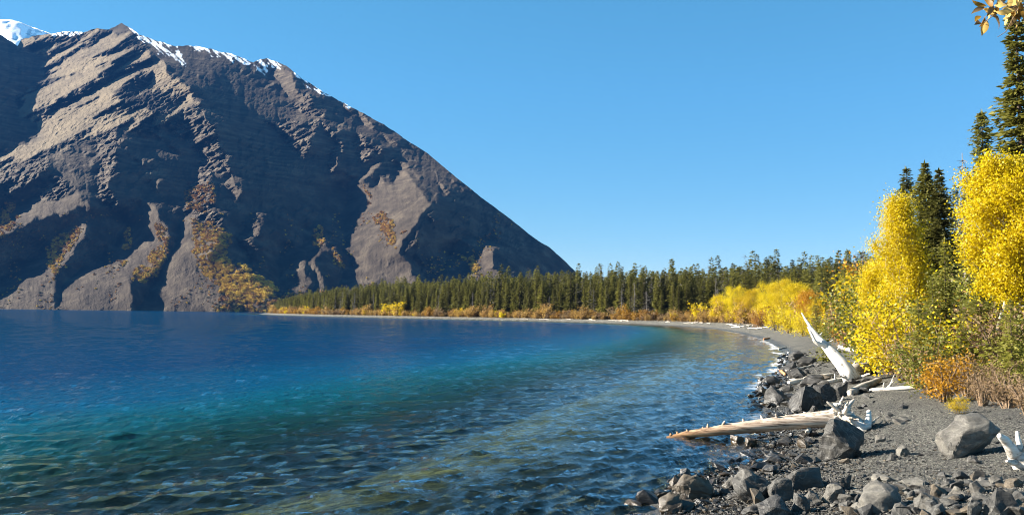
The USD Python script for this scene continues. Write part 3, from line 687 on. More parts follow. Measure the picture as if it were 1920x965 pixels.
# golden shrubs along the far shore
sh = []
for t in np.arange(_e[i0] + 30, _e[-1] - 2, 1.5):
    q = np.array([np.interp(t, _e, SHORE[:, k]) for k in range(2)]); q2 = np.array([np.interp(t + 1, _e, SHORE[:, k]) for k in range(2)])
    dirn = unit(q2 - q); nrm = np.array([dirn[1], -dirn[0]])
    for o in (6.5, 9.0, 11.5, 14):
        if rng.random() < .62:
            sh.append(q + nrm * (o + rng.random() * 2.4) + dirn * rng.normal() * .8)
sh = np.array(sh)
ss = shore_distance(sh[:, 0], sh[:, 1]); su_ = proj(np.column_stack([sh, np.full(len(sh), 1.0)]))[:, 0]
k = (ss > np.interp(su_, [480, 700, 1300, 1400, 1500], [3, 5, 6, 9, 10])) & (ss < 19) & (sh[:, 1] > 70)
sh, ss, su_ = sh[k], ss[k], su_[k]
o = np.argsort(ss + rng.random(len(ss)) * 8); sh, ss, su_ = sh[o], ss[o], su_[o]
szz = ground_z(sh[:, 0], sh[:, 1], ss)
pick = rng.random(len(sh)); fld = fb(sh[:, 0] * .05, sh[:, 1] * .05, 33, 2)
for k in range(len(sh)):
    hgt = (1.3 + 1.9 * rng.random() ** 1.5) * (1.6 if ss[k] > 9 else .8) * (1 + .3 * (fld[k] > .6))
    if k >= 260:
        break
    if fld[k] < .36:
        src, lb, gp = SHRUB_AMBER[k % 3], "low amber brown shrub between the far beach and the spruces", "amber shrubs along the far beach"
    elif fld[k] < .47:
        src, lb, gp = SHRUB_TAN[k % 3], "dry tan twiggy shrub between the far beach and the spruces", "tan shrubs along the far beach"
    elif pick[k] > .16:
        src, lb, gp = SHRUB_OCHRE[k % 3], "wispy ochre shrub between the far beach and the spruces", "ochre shrubs along the far beach"
    else:
        src, lb, gp = SHRUB_GOLD[k % 3], "small golden yellow shrub between the far beach and the spruces", "golden shrubs along the far beach"
    copy("shrub", src, (*sh[k], szz[k]), rng.random() * 6.28, (hgt * 1.15, hgt * 1.15, hgt), label=lb, cat="shrub", group=gp)
tail = np.arange(260, len(sh))
_sm = [shrub_parts(700 + k, 420, .10) for k in range(3)]
scatter("autumn_scrub", [(_sm[0][1], M_amber, False), (_sm[1][1], M_tan, False), (_sm[2][1], M_ochre, False)], np.column_stack([sh[tail], szz[tail]]), pick[tail] * 6.28, (1.6 + 1.8 * pick[tail]), np.where(fld[tail] < .45, 0, np.where(fld[tail] < .58, 1, 2)),
        label="low autumn scrub filling the gaps along the far beach")
print("shrubs", len(sh))
# ------------------------------------------------------------------ trees and shrubs of the right bank
def stand(u, depth):
    """A spot on the ground under column u of the photograph, depth metres out."""
    x = float(at_y(float(u), 600.0, float(depth))[0])
    return np.array([x, depth, gz(x, depth)])
def height_to(u, v, depth, base):
    return float(at_y(float(u), float(v), float(depth))[2] - base)

def big_spruce(u, vtop, depth, label, seed, R=.16, whorls=80, per=8, tufts=8, mat=None, gap=.12, size=.62, shape=.8, low=.05, dead=False, name="spruce_tree"):
    p = stand(u, depth); h = height_to(u, vtop, depth, p[2])
    t = thing(name, p, seed * 1.3, h, label=label, cat="tree")
    obj("trunk", spruce_trunk(.012), M_greywood if dead else M_bark, t)
    if dead:
        obj("branches", bare_branches(seed, 150, R), M_deadneedle, t)
    else:
        obj("crown", spruce_crown(seed, whorls, per, tufts, R, low, size, gap, shape), mat or M_needle, t)
    return t

big_spruce(1924, 10, 31, "tallest dark spruce cut off by the right edge of the photo", 501, .155, 84, 8, 11, gap=.34, size=.72)
big_spruce(1852, 208, 40, "slim dark spruce with a pointed top left of the tallest spruce", 502, .16, 80, 9, 9, gap=.2, shape=.75)
big_spruce(1706, 314, 50, "leftmost narrow dark spruce rising behind the tall golden aspen", 503, .125, 74, 9, 8, shape=.5, gap=.1)
big_spruce(1741, 303, 47, "broad dark spruce between two slimmer ones behind the golden aspen", 504, .23, 84, 11, 11, shape=.7, gap=.06)
big_spruce(1768, 316, 46, "second broad spruce leaning on its taller neighbour behind the golden aspen", 505, .22, 80, 11, 10, shape=.7, gap=.08)
big_spruce(1797, 345, 58, "short spruce in the gap between the broad pair and the bright yellow aspen", 506, .16, 60, 7, 6)
big_spruce(1822, 325, 56, "half hidden spruce beside the thin dead snag", 507, .16, 60, 7, 6)
big_spruce(1813, 282, 54, "thin bare dead spruce snag left of the bright yellow aspen", 508, .045, dead=True, name="dead_spruce")
big_spruce(1620, 462, 84, "grey dead spruce top showing left of the tall golden aspen", 509, .10, dead=True, name="dead_spruce")
big_spruce(1644, 456, 80, "small pointed spruce just left of the tall golden aspen", 510, .13, 50, 7, 6)
big_spruce(1585, 500, 88, "pointed spruce behind the rounded yellow aspen by the bay", 511, .14, 50, 7, 6)
big_spruce(1530, 556, 66, "small dark spruce among the yellow bushes behind the leaning snag", 512, .24, 40, 8, 6, shape=.6, gap=.05)
big_spruce(1548, 612, 40, "tiny bushy green spruce on the bank right of the leaning snag", 513, .5, 26, 9, 6, M_young, gap=.05, shape=.55)
big_spruce(1775, 446, 24, "young light green spruce standing in the golden shrubs", 514, .25, 52, 9, 8, M_young, gap=.22, shape=.75)
big_spruce(1840, 480, 21, "pale green young spruce in front of the bright yellow aspen", 515, .24, 50, 9, 8, M_young, gap=.3, shape=.75)
big_spruce(1722, 560, 22, "low green young spruce in front of the tall golden aspen", 516, .3, 40, 8, 7, M_young, gap=.12, shape=.7)
big_spruce(1895, 560, 17.5, "green sapling spruce under the right edge of the bright yellow aspen", 517, .30, 40, 8, 8, M_young, gap=.25, shape=.7)
big_spruce(1750, 520, 24, "slim olive young spruce left of the light green one", 519, .22, 44, 8, 7, M_young, gap=.15, shape=.7)
big_spruce(1806, 560, 20.5, "small olive spruce between the light green and the pale young spruces", 520, .28, 40, 8, 7, M_young, gap=.25, shape=.7)
big_spruce(1660, 585, 27, "dull green young spruce at the left foot of the tall golden aspen", 518, .36, 36, 8, 7, M_young, gap=.15, shape=.7)

def aspen(u, vtop, depth, radius, n, leaf, label, seed, prof, mat=M_gold, lean=(0, 0), limbs=26, r0=.07, start=.12, spread=.14, name="aspen_tree", group=None):
    while float(shore_distance(*[np.array([c]) for c in stand(u, depth)[:2]])[0]) < (10 if depth > 55 else 3):
        depth += 1.5
    p = stand(u, depth); h = height_to(u, vtop, depth, p[2])
    t = thing(name, p, 0, label=label, cat="tree", group=group)
    tr, lm, ends = branching(seed, h * .97, radius, limbs, r0, prof, lean, start=start)
    obj("trunk", tr, M_aspenbark, t); obj("limbs", lm, M_aspenbark, t)
    obj("crown", leafy_crown(seed, n, ends, leaf, spread), mat, t)
    return t
conic = lambda t: .25 + 1.05 * (1 - t) ** .8 * min(1, t / .18 + .3)
bushy = lambda t: .35 + .9 * math.sin(min(1, max(0, t)) * 2.6 + .35)
roundy = lambda t: .25 + math.sin(min(1, max(0, t)) * 2.9) ** .8 if 0 < t < 1 else .25
aspen(1688, 372, 29, 1.15, 34000, .056, "tall golden aspen tapering upward at the left of the bank trees", 601, conic, limbs=70, spread=.2, start=.04)
aspen(1722, 470, 29, .8, 10000, .056, "shorter golden aspen tucked against the right side of the tall one", 602, conic, limbs=46, spread=.19, start=.03)
aspen(1652, 505, 31, .95, 16000, .056, "low golden aspen at the left edge of the bank trees", 603, conic, limbs=46, spread=.19, start=.03)
aspen(1880, 312, 20.5, 1.08, 36000, .056, "bright yellow round crowned aspen at the right", 604, lambda t: max(.12, math.sin(min(1, max(0, (t - .30) / .70)) * 2.75 + .2) ** .6 * 1.05) if t > .3 else .08, limbs=64, start=.36, spread=.15)
aspen(1935, 325, 20, 1.1, 22000, .056, "bright yellow aspen crown cut by the right edge of the photo", 605, lambda t: max(.12, math.sin(min(1, max(0, (t - .30) / .70)) * 2.8 + .1) ** .6) if t > .3 else .08, limbs=54, start=.34, spread=.15)
aspen(1583, 522, 62, 1.5, 14000, .09, "rounded yellow aspen standing alone beside the bay", 606, conic, limbs=46, spread=.24, r0=.04, start=.02)
aspen(1612, 560, 58, 1.0, 6000, .09, "small yellow aspen at the right foot of the rounded one", 607, conic, limbs=30, spread=.22, r0=.03, start=.02)
for k, (u, v, d, r, lab) in enumerate([(1348, 560, 112, 1.9, "first yellow aspen clump at the left end of the row by the bay"), (1378, 545, 110, 2.2, "second yellow aspen clump of the row by the bay"), (1408, 548, 106, 2.0, "broad yellow aspen clump in the middle of the row by the bay"),
                                        (1436, 537, 103, 2.0, "tallest yellow aspen clump of the row by the bay"), (1466, 534, 98, 1.9, "yellow aspen clump with a spruce behind it near the leaning snag tip"), (1494, 540, 92, 1.7, "golden aspen clump just left of the leaning snag tip"),
                                        (1515, 552, 84, 1.2, "orange tinged aspen clump right of the leaning snag tip"), (1536, 572, 72, 1.1, "low golden aspen clump under the small dark spruce"), (1362, 566, 116, 1.8, "low yellow clump between the first two of the row by the bay"), (1393, 562, 110, 1.8, "low yellow clump left of the broad middle one of the row by the bay"), (1450, 556, 102, 1.7, "low yellow clump in front of the tallest of the row by the bay")]):
    aspen(u, v, d, r * 1.3, 13000, .12, lab, 620 + k, bushy, limbs=40, spread=.32, r0=.03, start=.02, mat=[M_gold, M_gold, M_gold, M_gold, M_gold, M_gold, M_orange, M_gold, M_gold, M_gold, M_gold][k])

rng = np.random.default_rng(77)
BANK = [("golden", BANK_GOLD, "golden leafed shrub"), ("olive", BANK_OLIVE, "olive green shrub"), ("amber", BANK_AMBER, "orange brown shrub"), ("tan", BANK_TAN, "dry tan twiggy shrub")]
spots = [  # u, v of the foot, kind, height, what stands nearest
 (1648, 690, 1, 1.5, "at the gravel edge below the low golden aspen"), (1672, 700, 0, 1.6, "left of the bleached log, highest of the edge"), (1632, 668, 1, 1.6, "beside the scattered driftwood"), (1612, 655, 3, 1.2, "behind the scattered driftwood"),
 (1700, 712, 0, 1.5, "behind the bleached branching log"), (1722, 728, 3, 1.1, "at the right end of the bleached log"), (1745, 738, 1, 1.3, "at the foot of the low young spruce"), (1772, 752, 2, 1.1, "glowing orange over the gravel edge"),
 (1758, 700, 1, 1.5, "below the light green young spruce"), (1790, 722, 2, .95, "beside the glowing orange one"), (1800, 690, 1, 1.5, "between the two young spruces"), (1815, 742, 3, .9, "of bare stems above the pale boulder"),
 (1842, 760, 3, .8, "hanging over the top of the large pale boulder"), (1835, 705, 1, 1.2, "below the pale young spruce"), (1868, 752, 3, .95, "right of the large pale boulder"), (1862, 712, 3, 1.3, "under the bright yellow aspen"),
 (1890, 765, 3, .95, "above the white stump"), (1905, 735, 1, 1.1, "at the right edge above the white stump"), (1912, 705, 3, 1.5, "at the right edge under the yellow crown"), (1880, 690, 3, 1.4, "in front of the sapling spruce"),
 (1850, 660, 3, 1.7, "grey and leafless between the young spruces"), (1915, 660, 2, 1.8, "tall at the right edge"), (1780, 655, 1, 1.6, "around the light green young spruce"), (1735, 665, 1, 1.8, "against the low young spruce"),
 (1692, 668, 1, 1.9, "under the tall golden aspen"), (1570, 640, 1, .7, "behind the leaning snag"), (1590, 648, 2, .7, "right of the tiny bushy spruce"), (1508, 630, 0, .55, "left of the leaning snag tip on the upper beach"), (1530, 634, 0, .5, "behind the middle of the leaning snag"),
 (1480, 624, 0, .5, "on the upper beach below the yellow clumps"), (1455, 619, 0, .5, "on the upper beach below the tallest clump"), (1425, 615, 2, .4, "at the left of the upper beach below the clumps"), (1795, 775, 0, .35, "tiny, alone on the gravel left of the pale boulder"),
 (1930, 780, 3, .9, "over the white stump at the very edge"), (1640, 640, 0, 1.6, "behind the dull green spruce"), (1828, 640, 1, 1.9, "behind the pale young spruce")]
for k, (u, v, kd, h, where) in enumerate(spots):
    p = on_ground(u, v)
    nm, src, what = BANK[kd]; h = h * 98 / FPX * p[1]
    copy("shrub", src[k % len(src)], p, rng.random() * 6.28, (h * 1.05, h * 1.05, h * .85), label=f"{what} {where}", cat="shrub")
for k in range(46):
    u = 1640 + 285 * rng.random(); v = np.interp(u, [1640, 1720, 1760, 1925], [655, 690, 715, 735]) - 75 * rng.random() ** 1.3
    p = on_ground(u, v); kd = int(rng.choice(4, p=[.10, .40, .14, .36]))
    nm, src, what = BANK[kd]; h = (1.1 + .7 * rng.random()) * 92 / FPX * p[1]
    copy("shrub", src[k % len(src)], p, rng.random() * 6.28, (h * 1.1, h * 1.1, h * .85), label=f"{what} in the thicket under the bank trees", cat="shrub", group=f"{nm} shrubs in the thicket under the bank trees")
# leaf litter and dry grass under the bank shrubs
n = 5200
q = np.column_stack([rng.uniform(3, 26, n), rng.uniform(7, 60, n)])
s_ = shore_distance(q[:, 0], q[:, 1])
w_ = s_ - 7.5 - 4 * (fb(q[:, 0] * .25, q[:, 1] * .25, 12) - .5)
k = (w_ > 0) & (rng.random(n) < np.clip(w_ / 2, .15, 1)) & (q[:, 0] < q[:, 1] * .75 + 1)
q, s_ = q[k], s_[k]
def tuft(seed, nb=22, h=.34):
    r = np.random.default_rng(seed)
    c = np.column_stack([r.normal(size=(nb, 2)) * .05, np.zeros(nb)]); d = unit(np.column_stack([r.normal(size=(nb, 2)) * .45, np.ones(nb)]))
    return leaves(c, d, unit(np.cross(d, r.normal(size=(nb, 3)))), h * (.5 + .7 * r.random(nb)), .02, .1)
fl = np.random.default_rng(3); nl = 60
litter = leaves(np.column_stack([fl.normal(size=(nl, 2)) * .22, .015 + .05 * fl.random(nl)]), unit(np.column_stack([fl.normal(size=(nl, 2)), .25 * fl.normal(size=nl)])), unit(np.column_stack([fl.normal(size=(nl, 2)), .2 * fl.normal(size=nl)])), .07, .05)
scatter("dry_grass", [(tuft(1), M_tan, False), (tuft(2, 30, .26), M_tan, False), (tuft(5, 24, .3), M_olive, False), (litter, M_amber, False)], np.column_stack([q, ground_z(q[:, 0], q[:, 1], s_)]), rng.random(len(q)) * 6.28, .7 + .8 * rng.random(len(q)), rng.choice(4, len(q), p=[.4, .25, .1, .25]),
        label="dry grass and fallen leaves under the shrubs of the right bank")

M_palegold = leaf_mat("pale_faded_leaves", [(0, (.42, .27, .07)), (.5, (.62, .46, .16)), (1, (.74, .62, .32))], .5, .4, .3)
# the near branch hanging into the top right corner, every leaf its own piece
bt = thing("leafy_branch", at_y(1935.0, 8.0, 3.4), label="twig with pale yellow and brown leaves hanging into the top right corner", cat="branch")
o0 = at_y(1935.0, 8.0, 3.4)
px = lambda u, v, y=3.4: at_y(float(u), float(v), y) - o0
stems = [[px(1990, -30, 3.5), px(1935, 4), px(1900, 14), px(1872, 22), px(1848, 24)], [px(1872, 22), px(1856, 34), px(1845, 42)], [px(1900, 14), px(1880, 4), px(1862, -14)], [px(1912, 12), px(1896, 40, 3.45), px(1886, 60, 3.5), px(1870, 70, 3.5)]]
for k, s in enumerate(stems):
    obj("twig", tube(s, np.linspace(.006 if k == 0 else .003, .0012, len(s)), 5), M_twig, bt)
rb = np.random.default_rng(12)
LEAFSPOT = [(1846, 14, -150), (1852, 22, 200), (1838, 30, 230), (1844, 44, 260), (1838, 42, 210), (1851, 38, 250), (1862, 12, 120), (1870, 16, 60), (1878, 8, 80), (1888, 6, 40), (1894, 22, 300), (1885, 26, 220), (1902, 26, 250), (1908, 10, 70), (1914, 20, 290), (1898, 2, 100), (1872, 2, 130), (1882, 16, 330), (1918, 6, 30), (1916, 28, 270), (1906, 16, 200), (1866, 26, 160), (1857, 6, 140), (1892, 12, 10), (1924, 16, 310), (1900, 34, 260)] + [(1842 + 78 * rb.random(), 4 + 30 * rb.random(), 360 * rb.random()) for _ in range(26)]
for k, (u, v, a) in enumerate(LEAFSPOT):
    c = px(u, v, 3.4 + .05 * rb.normal()); a = math.radians(a)
    d = unit(np.array([math.cos(a), .5 * rb.normal(), math.sin(a)])); sd = unit(np.cross(d, rb.normal(size=3) + [0, -1.2, 0]))
    L, W, nrm_ = .052 + .02 * rb.random(), .024, unit(np.cross(sd, d))
    st = np.linspace(0, 1, 6); wd = np.sin(st ** .85 * np.pi) * W * .5; wd[-1] = 0
    mid = c + d * (st * L)[:, None] + nrm_ * (.012 * np.sin(st * 2.5))[:, None]
    v_ = np.vstack([mid - nrm_ * .004 * 0, mid + sd * wd[:, None] + nrm_ * .005 * (wd / W)[:, None], mid - sd * wd[:, None] + nrm_ * .005 * (wd / W)[:, None]])
    f_ = []
    for i in range(5):
        f_ += [[i, i + 1, 7 + i], [i, 7 + i, 6 + i], [i, 12 + i, 13 + i], [i, 13 + i, i + 1]]
    obj("leaf", (v_, np.array(f_)), [M_tan, M_palegold, M_amber, M_palegold][k % 4], bt, smooth=True)

# ------------------------------------------------------------------ rocks
def rock_mat(name, lo, mid, hi, vein, gloss=.55, scale=3.0):
    return usdkit.material(stage, f"/World/Looks/{name}", {
        "t": P, "o": ("object_info", {}), "oo": ("vector_math", {"math_type": "scale"}), "mp": ("mapping", {"rotation": (.5, .3, .2), "scale": (scale, scale, scale * 3.2)}), "n": noise_node(1.0, 6, .68), "nf": noise_node(38, 4, .7),
        "v": noise_node(2.2, 5, .6, 1.4), "vr": ramp((.475, (0, 0, 0)), (.497, (1, 1, 1)), (.503, (1, 1, 1)), (.525, (0, 0, 0))), "vm": ("math", {"math_type": "multiply", "value2": vein}),
        "r": ramp((.28, lo), (.5, mid), (.74, hi)), "mv": ("mix", {"color2": (.42, .41, .38)}), "sp": ("mix", {"mix_type": "multiply", "fac": .6}), "spr": ramp((.3, (.55, .55, .55)), (.65, (1.25, 1.22, 1.18))),
        "z": ("separate_xyz", {}), "wz": ("map_range", {"from_min": .16, "from_max": .46, "to_min": 1.0, "to_max": 0.0, "clamp": True}), "wn": ("math", {"math_type": "multiply_add", "value2": .25}),
        "wet": ("mix", {"mix_type": "multiply", "color2": (.42, .37, .30)}), "ro": ("map_range", {"from_min": 0.0, "from_max": 1.0, "to_min": gloss + .2, "to_max": .18}),
        "ad": ("math", {"math_type": "multiply_add", "value2": .35}), "bp": ("bump", {"strength": .75, "distance": .035}), "p": ("principled_bsdf", {"specular_ior_level": .45})},
        [("t.position", "mp.vector"), ("mp.vector", "n.vector"), ("t.position", "nf.vector"), ("t.position", "v.vector"), ("n.fac", "r.fac"), ("v.fac", "vr.fac"), ("vr.color", "vm.value1"), ("vm.value", "mv.fac"), ("r.color", "mv.color1"),
         ("mv.color", "sp.color1"), ("nf.fac", "spr.fac"), ("spr.color", "sp.color2"), ("t.position", "z.vector"), ("n.fac", "wn.value1"), ("z.z", "wn.value3"), ("wn.value", "wz.value"), ("sp.color", "wet.color1"), ("wz.result", "wet.fac"), ("wet.color", "p.base_color"),
         ("wz.result", "ro.value"), ("ro.result", "p.roughness"), ("nf.fac", "ad.value1"), ("n.fac", "ad.value3"), ("ad.value", "bp.height"), ("bp.normal", "p.normal")], surface="p.BSDF")
R_DARK = rock_mat("dark_slate", (.006, .006, .006), (.019, .018, .017), (.052, .049, .044), .12)
R_GREY = rock_mat("grey_rock", (.010, .0095, .009), (.028, .0265, .0235), (.072, .067, .058), .10)
R_PALE = rock_mat("pale_rock", (.028, .026, .023), (.066, .061, .052), (.135, .125, .103), .08)
R_BROWN = rock_mat("brown_rock", (.022, .016, .010), (.056, .043, .028), (.125, .098, .065), .05)
ROCKMATS = [R_DARK, R_GREY, R_PALE, R_BROWN]

def rock_mesh(seed, n=15, sub=2, amp=.05, flat=1.0):
    """An angular stone about one metre across: the hull of scattered points, split finer and roughened."""
    r = np.random.default_rng(seed)
    p = unit(r.normal(size=(n, 3))) * (.42 + .16 * r.random((n, 1)))
    p *= [1, .8 + .15 * r.random(), flat]
    for _ in range(3):                     # sheared faces, as slate breaks
        d = unit(r.normal(size=3)); o = p @ d; lim = np.quantile(o, .80)
        p = p - np.maximum(o - lim, 0)[:, None] * d * .95
    m = trimesh.convex.convex_hull(p)
    for _ in range(sub):
        m = m.subdivide()
    if sub:
        nn = m.vertex_normals
        m.vertices += nn * (amp * 2 * (fbm(m.vertices * 3.1 + seed, 4, seed) - .5) + amp * 1.3 * (np.abs(fbm(m.vertices * [2.2, 2.2, 7.0] + seed, 3, seed + 1) - .5)))[:, None]
    return np.array(m.vertices), np.array(m.faces)

def boulder(u, v, wpx, hpx, mat, label, seed, deep=.8, sink=.28, tilt=(0, 0), yaw=0.0, name="boulder", n=34, sub=3):
    """A single rock whose middle shows at (u, v), wpx by hpx pixels large."""
    p = on_ground(u, v + hpx * .42)
    d = p[1]; w, h = wpx / FPX * d * .92, hpx / FPX * d * .92; w, h = (w * .84, h * .84) if v < 765 else (w, h); sink = sink + .12
    vv, ff = rock_mesh(seed, n, sub, .085)
    vv = vv / (vv.max(0) - vv.min(0)) * [w, w * deep, h / (1 - sink)]
    c, s = math.cos(yaw), math.sin(yaw)
    tx, ty = tilt
    Rx = np.array([[1, 0, 0], [0, math.cos(tx), -math.sin(tx)], [0, math.sin(tx), math.cos(tx)]]); Ry = np.array([[math.cos(ty), 0, math.sin(ty)], [0, 1, 0], [-math.sin(ty), 0, math.cos(ty)]])
    vv = vv @ Rx.T @ Ry.T @ np.array([[c, -s, 0], [s, c, 0], [0, 0, 1]]).T
    vv[:, 2] -= vv[:, 2].min()
    t = p + [0, w * deep * .3, -(vv[:, 2].max()) * sink]
    m = obj(name, (vv, ff), mat, smooth=22, label=label, cat="rock")
    UsdGeom.Xformable(m).AddTranslateOp().Set(Gf.Vec3d(*map(float, t)))
    return t, w

BOULDERS = [
 (1576, 828, 88, 78, R_GREY, "rounded grey boulder on the gravel beneath the root end of the long log", 1, .85, .12, (0, .25)),
 (1838, 820, 128, 74, R_PALE, "large pale grey boulder with a light band near the right edge", 7, .75, .15, (0, -.1)),
 (1512, 745, 92, 60, R_DARK, "big dark rock mass at the waterline behind the long log", 3, .9, .3, (0, .2)), (1460, 738, 60, 44, R_DARK, "dark jagged rock reaching into the water behind the long log", 4, .8, .3, (0, -.2)),
 (1545, 735, 56, 46, R_DARK, "dark cracked rock right of the big rock mass behind the log", 5, .8, .3, (0, 0)), (1576, 728, 44, 36, R_GREY, "dark grey block below the foot of the leaning snag", 6, .8, .3, (0, 0)),
 (1434, 731, 30, 22, R_DARK, "small black rock standing alone in the water behind the log", 8, .8, .2, (0, 0)), (1497, 665, 36, 22, R_DARK, "black rock at the head of the rocky point by the bay", 9, .9, .3, (0, 0)),
 (1516, 676, 52, 24, R_GREY, "flat grey slab behind the middle of the leaning snag", 10, .9, .3, (0, 0)), (1482, 686, 40, 24, R_DARK, "dark slab at the water left of the leaning snag", 11, .9, .3, (0, 0)), (1508, 697, 64, 22, R_DARK, "long low dark ledge left of the foot of the leaning snag", 12, .7, .35, (0, 0)),
 (1450, 712, 42, 20, R_DARK, "low dark rock lapped by wavelets left of the leaning snag", 13, .8, .35, (0, 0)), (1530, 712, 60, 26, R_DARK, "dark ledge with pale driftwood on it left of the snag foot", 14, .8, .3, (0, 0)),
 (1306, 917, 92, 46, R_BROWN, "wet brown slab like block in the shallows at the bottom", 15, .55, .22, (0, .12)), (1266, 945, 52, 40, R_BROWN, "wet brown rock at the lower left of the shallows", 16, .8, .2, (0, -.3)),
 (1276, 903, 40, 22, R_BROWN, "small brown rock behind the wet brown slab", 17, .8, .3, (0, 0)), (1412, 915, 80, 60, R_GREY, "round mossy grey rock right of the wet brown slab", 18, .8, .2, (0, .1)), (1372, 905, 34, 26, R_PALE, "small pale topped rock between the brown slab and the mossy rock", 19, .8, .2, (0, 0)),
 (1471, 920, 62, 42, R_GREY, "grey rock with a dark side right of the mossy rock", 20, .8, .25, (0, .2)), (1522, 897, 78, 42, R_GREY, "broad flat grey slab in front of the rounded boulder", 21, .7, .3, (.2, .1)),
 (1460, 955, 72, 40, R_DARK, "glittering dark rock at the bottom edge below the mossy rock", 22, .8, .25, (0, .1)), (1412, 957, 48, 24, R_DARK, "small black wet rock at the bottom edge", 23, .8, .3, (0, 0)), (1505, 945, 36, 36, R_GREY, "upright grey block at the bottom left of the gravel", 24, .8, .2, (0, 0)),
 (1530, 935, 40, 28, R_PALE, "pale cube shaped stone among the blocks at the bottom", 25, .8, .2, (0, 0)), (1568, 928, 40, 34, R_PALE, "leaning pale stone right of the cube shaped one", 26, .8, .2, (0, .4)), (1660, 935, 110, 48, R_PALE, "wide flat pinkish grey slab sunk in the gravel at the bottom", 27, .8, .45, (.12, .1)),
 (1742, 942, 50, 34, R_PALE, "tan angular stone right of the sunken slab", 28, .8, .25, (0, 0)), (1764, 922, 36, 26, R_BROWN, "tan streaked stone on the stone ridge at the bottom right", 29, .8, .25, (0, 0)), (1800, 926, 40, 26, R_PALE, "pale faceted stone in the middle of the stone ridge", 30, .8, .25, (0, 0)),
 (1835, 915, 30, 24, R_PALE, "grey stone at the right of the pale faceted one", 31, .8, .25, (0, 0)), (1790, 906, 40, 18, R_GREY, "flat grey stone at the head of the stone ridge", 32, .8, .3, (0, 0)), (1825, 955, 44, 36, R_GREY, "tilted grey slab at the bottom edge below the stone ridge", 33, .6, .25, (.3, .3)),
 (1868, 902, 30, 22, R_PALE, "boxy grey stone left of the tan stones by the white stump", 34, .8, .25, (0, 0)), (1905, 905, 36, 18, R_BROWN, "tan stone under the white stump", 35, .8, .3, (0, 0)), (1890, 945, 90, 50, R_GREY, "large blue grey cracked slab in the bottom right corner", 36, .8, .5, (.1, -.15)),
 (1384, 826, 28, 20, R_BROWN, "brown rock in the water under the long log", 37, .8, .2, (0, 0)), (1410, 830, 26, 20, R_BROWN, "tan cube like rock in the water under the long log", 38, .8, .2, (0, 0)), (1448, 855, 30, 18, R_DARK, "ribbed dark rock awash right of the cove", 39, .8, .25, (0, 0)),
 (1340, 866, 26, 7, R_BROWN, "flat brown stone barely breaking the water in the cove", 40, .8, .4, (0, 0)), (1655, 822, 22, 14, R_PALE, "flat pale stone at the tip of the shadow of the rounded boulder", 41, .9, .35, (0, 0)), (1700, 845, 34, 20, R_PALE, "flat pale grey stone in the middle of the gravel", 42, .9, .45, (0, 0)),
 (1678, 856, 24, 14, R_GREY, "small dark sided stone left of the flat pale grey one", 43, .9, .3, (0, 0)), (1650, 895, 30, 14, R_PALE, "flat tan stone split by a shadow on the gravel", 44, .9, .4, (0, 0)), (1828, 860, 24, 12, R_GREY, "small grey stone in front of the large pale boulder", 45, .9, .3, (0, 0)),
 (1590, 905, 26, 30, R_GREY, "thin upright stone beside the broad flat slab", 46, .5, .2, (0, .2)), (1615, 925, 34, 14, R_DARK, "long dark sliver of slate on the gravel left of the sunken slab", 47, .4, .3, (0, 0)),
]
for k, (u, v, w, h, mt_, lab, sd_, dp, sk, tl) in enumerate(BOULDERS):
    boulder(u, v, w, h, mt_, lab, 1000 + sd_ * 7, dp, sk, tl, yaw=.4 * math.sin(sd_), name="boulder" if w > 55 else "rock")

# loose stones along the waterline: one by one where they show largest
rng = np.random.default_rng(31)
STONES = []
for mk, mm in enumerate(ROCKMATS):
    for q_ in range(4):
        vv, ff = rock_mesh(2000 + mk * 10 + q_, 18, 1, .06, .62)
        STONES.append(kind(f"stone_{mk}_{q_}", surface=((vv, ff), mm)))
cnt = 0; cands = []
for t in np.arange(0, 46, .05):
    tt = _e[3] + t
    q = np.array([np.interp(tt, _e, SHORE[:, k]) for k in range(2)]); q2 = np.array([np.interp(tt + .3, _e, SHORE[:, k]) for k in range(2)])
    dirn = unit(q2 - q); nrm = np.array([dirn[1], -dirn[0]])
    o = max(-.3, rng.normal() * .8 + .55)
    cands.append((*(q + nrm * o + dirn * rng.normal() * .3), .09 + .30 * rng.random() ** 3))
for k in range(150):      # the stone ridge at the bottom right and strays on the gravel
    p = on_ground(rng.uniform(1560, 1915), 965 - 75 * rng.random() ** 1.8)
    cands.append((p[0], p[1], .07 + .2 * rng.random() ** 2))
for k in range(70):
    p = on_ground(rng.uniform(1590, 1900), rng.uniform(740, 930))
    cands.append((p[0], p[1], .04 + .1 * rng.random() ** 2))
for k in range(90):       # the rocky point behind the log
    p = on_ground(rng.uniform(1450, 1640), rng.uniform(660, 770))
    cands.append((p[0], p[1], .15 + .4 * rng.random() ** 2))
cands = np.array(cands)
cands = cands[cands[:, 1] > 6.5]
show = -cands[:, 2] / cands[:, 1]
cands = cands[np.argsort(show)]
cs_ = shore_distance(cands[:, 0], cands[:, 1]); zz = ground_z(cands[:, 0], cands[:, 1], cs_)
uv_ = proj(np.column_stack([cands[:, :2], zz]))
stone_words = ["dark slate", "grey angular", "pale", "brown"]
rest_stones = []
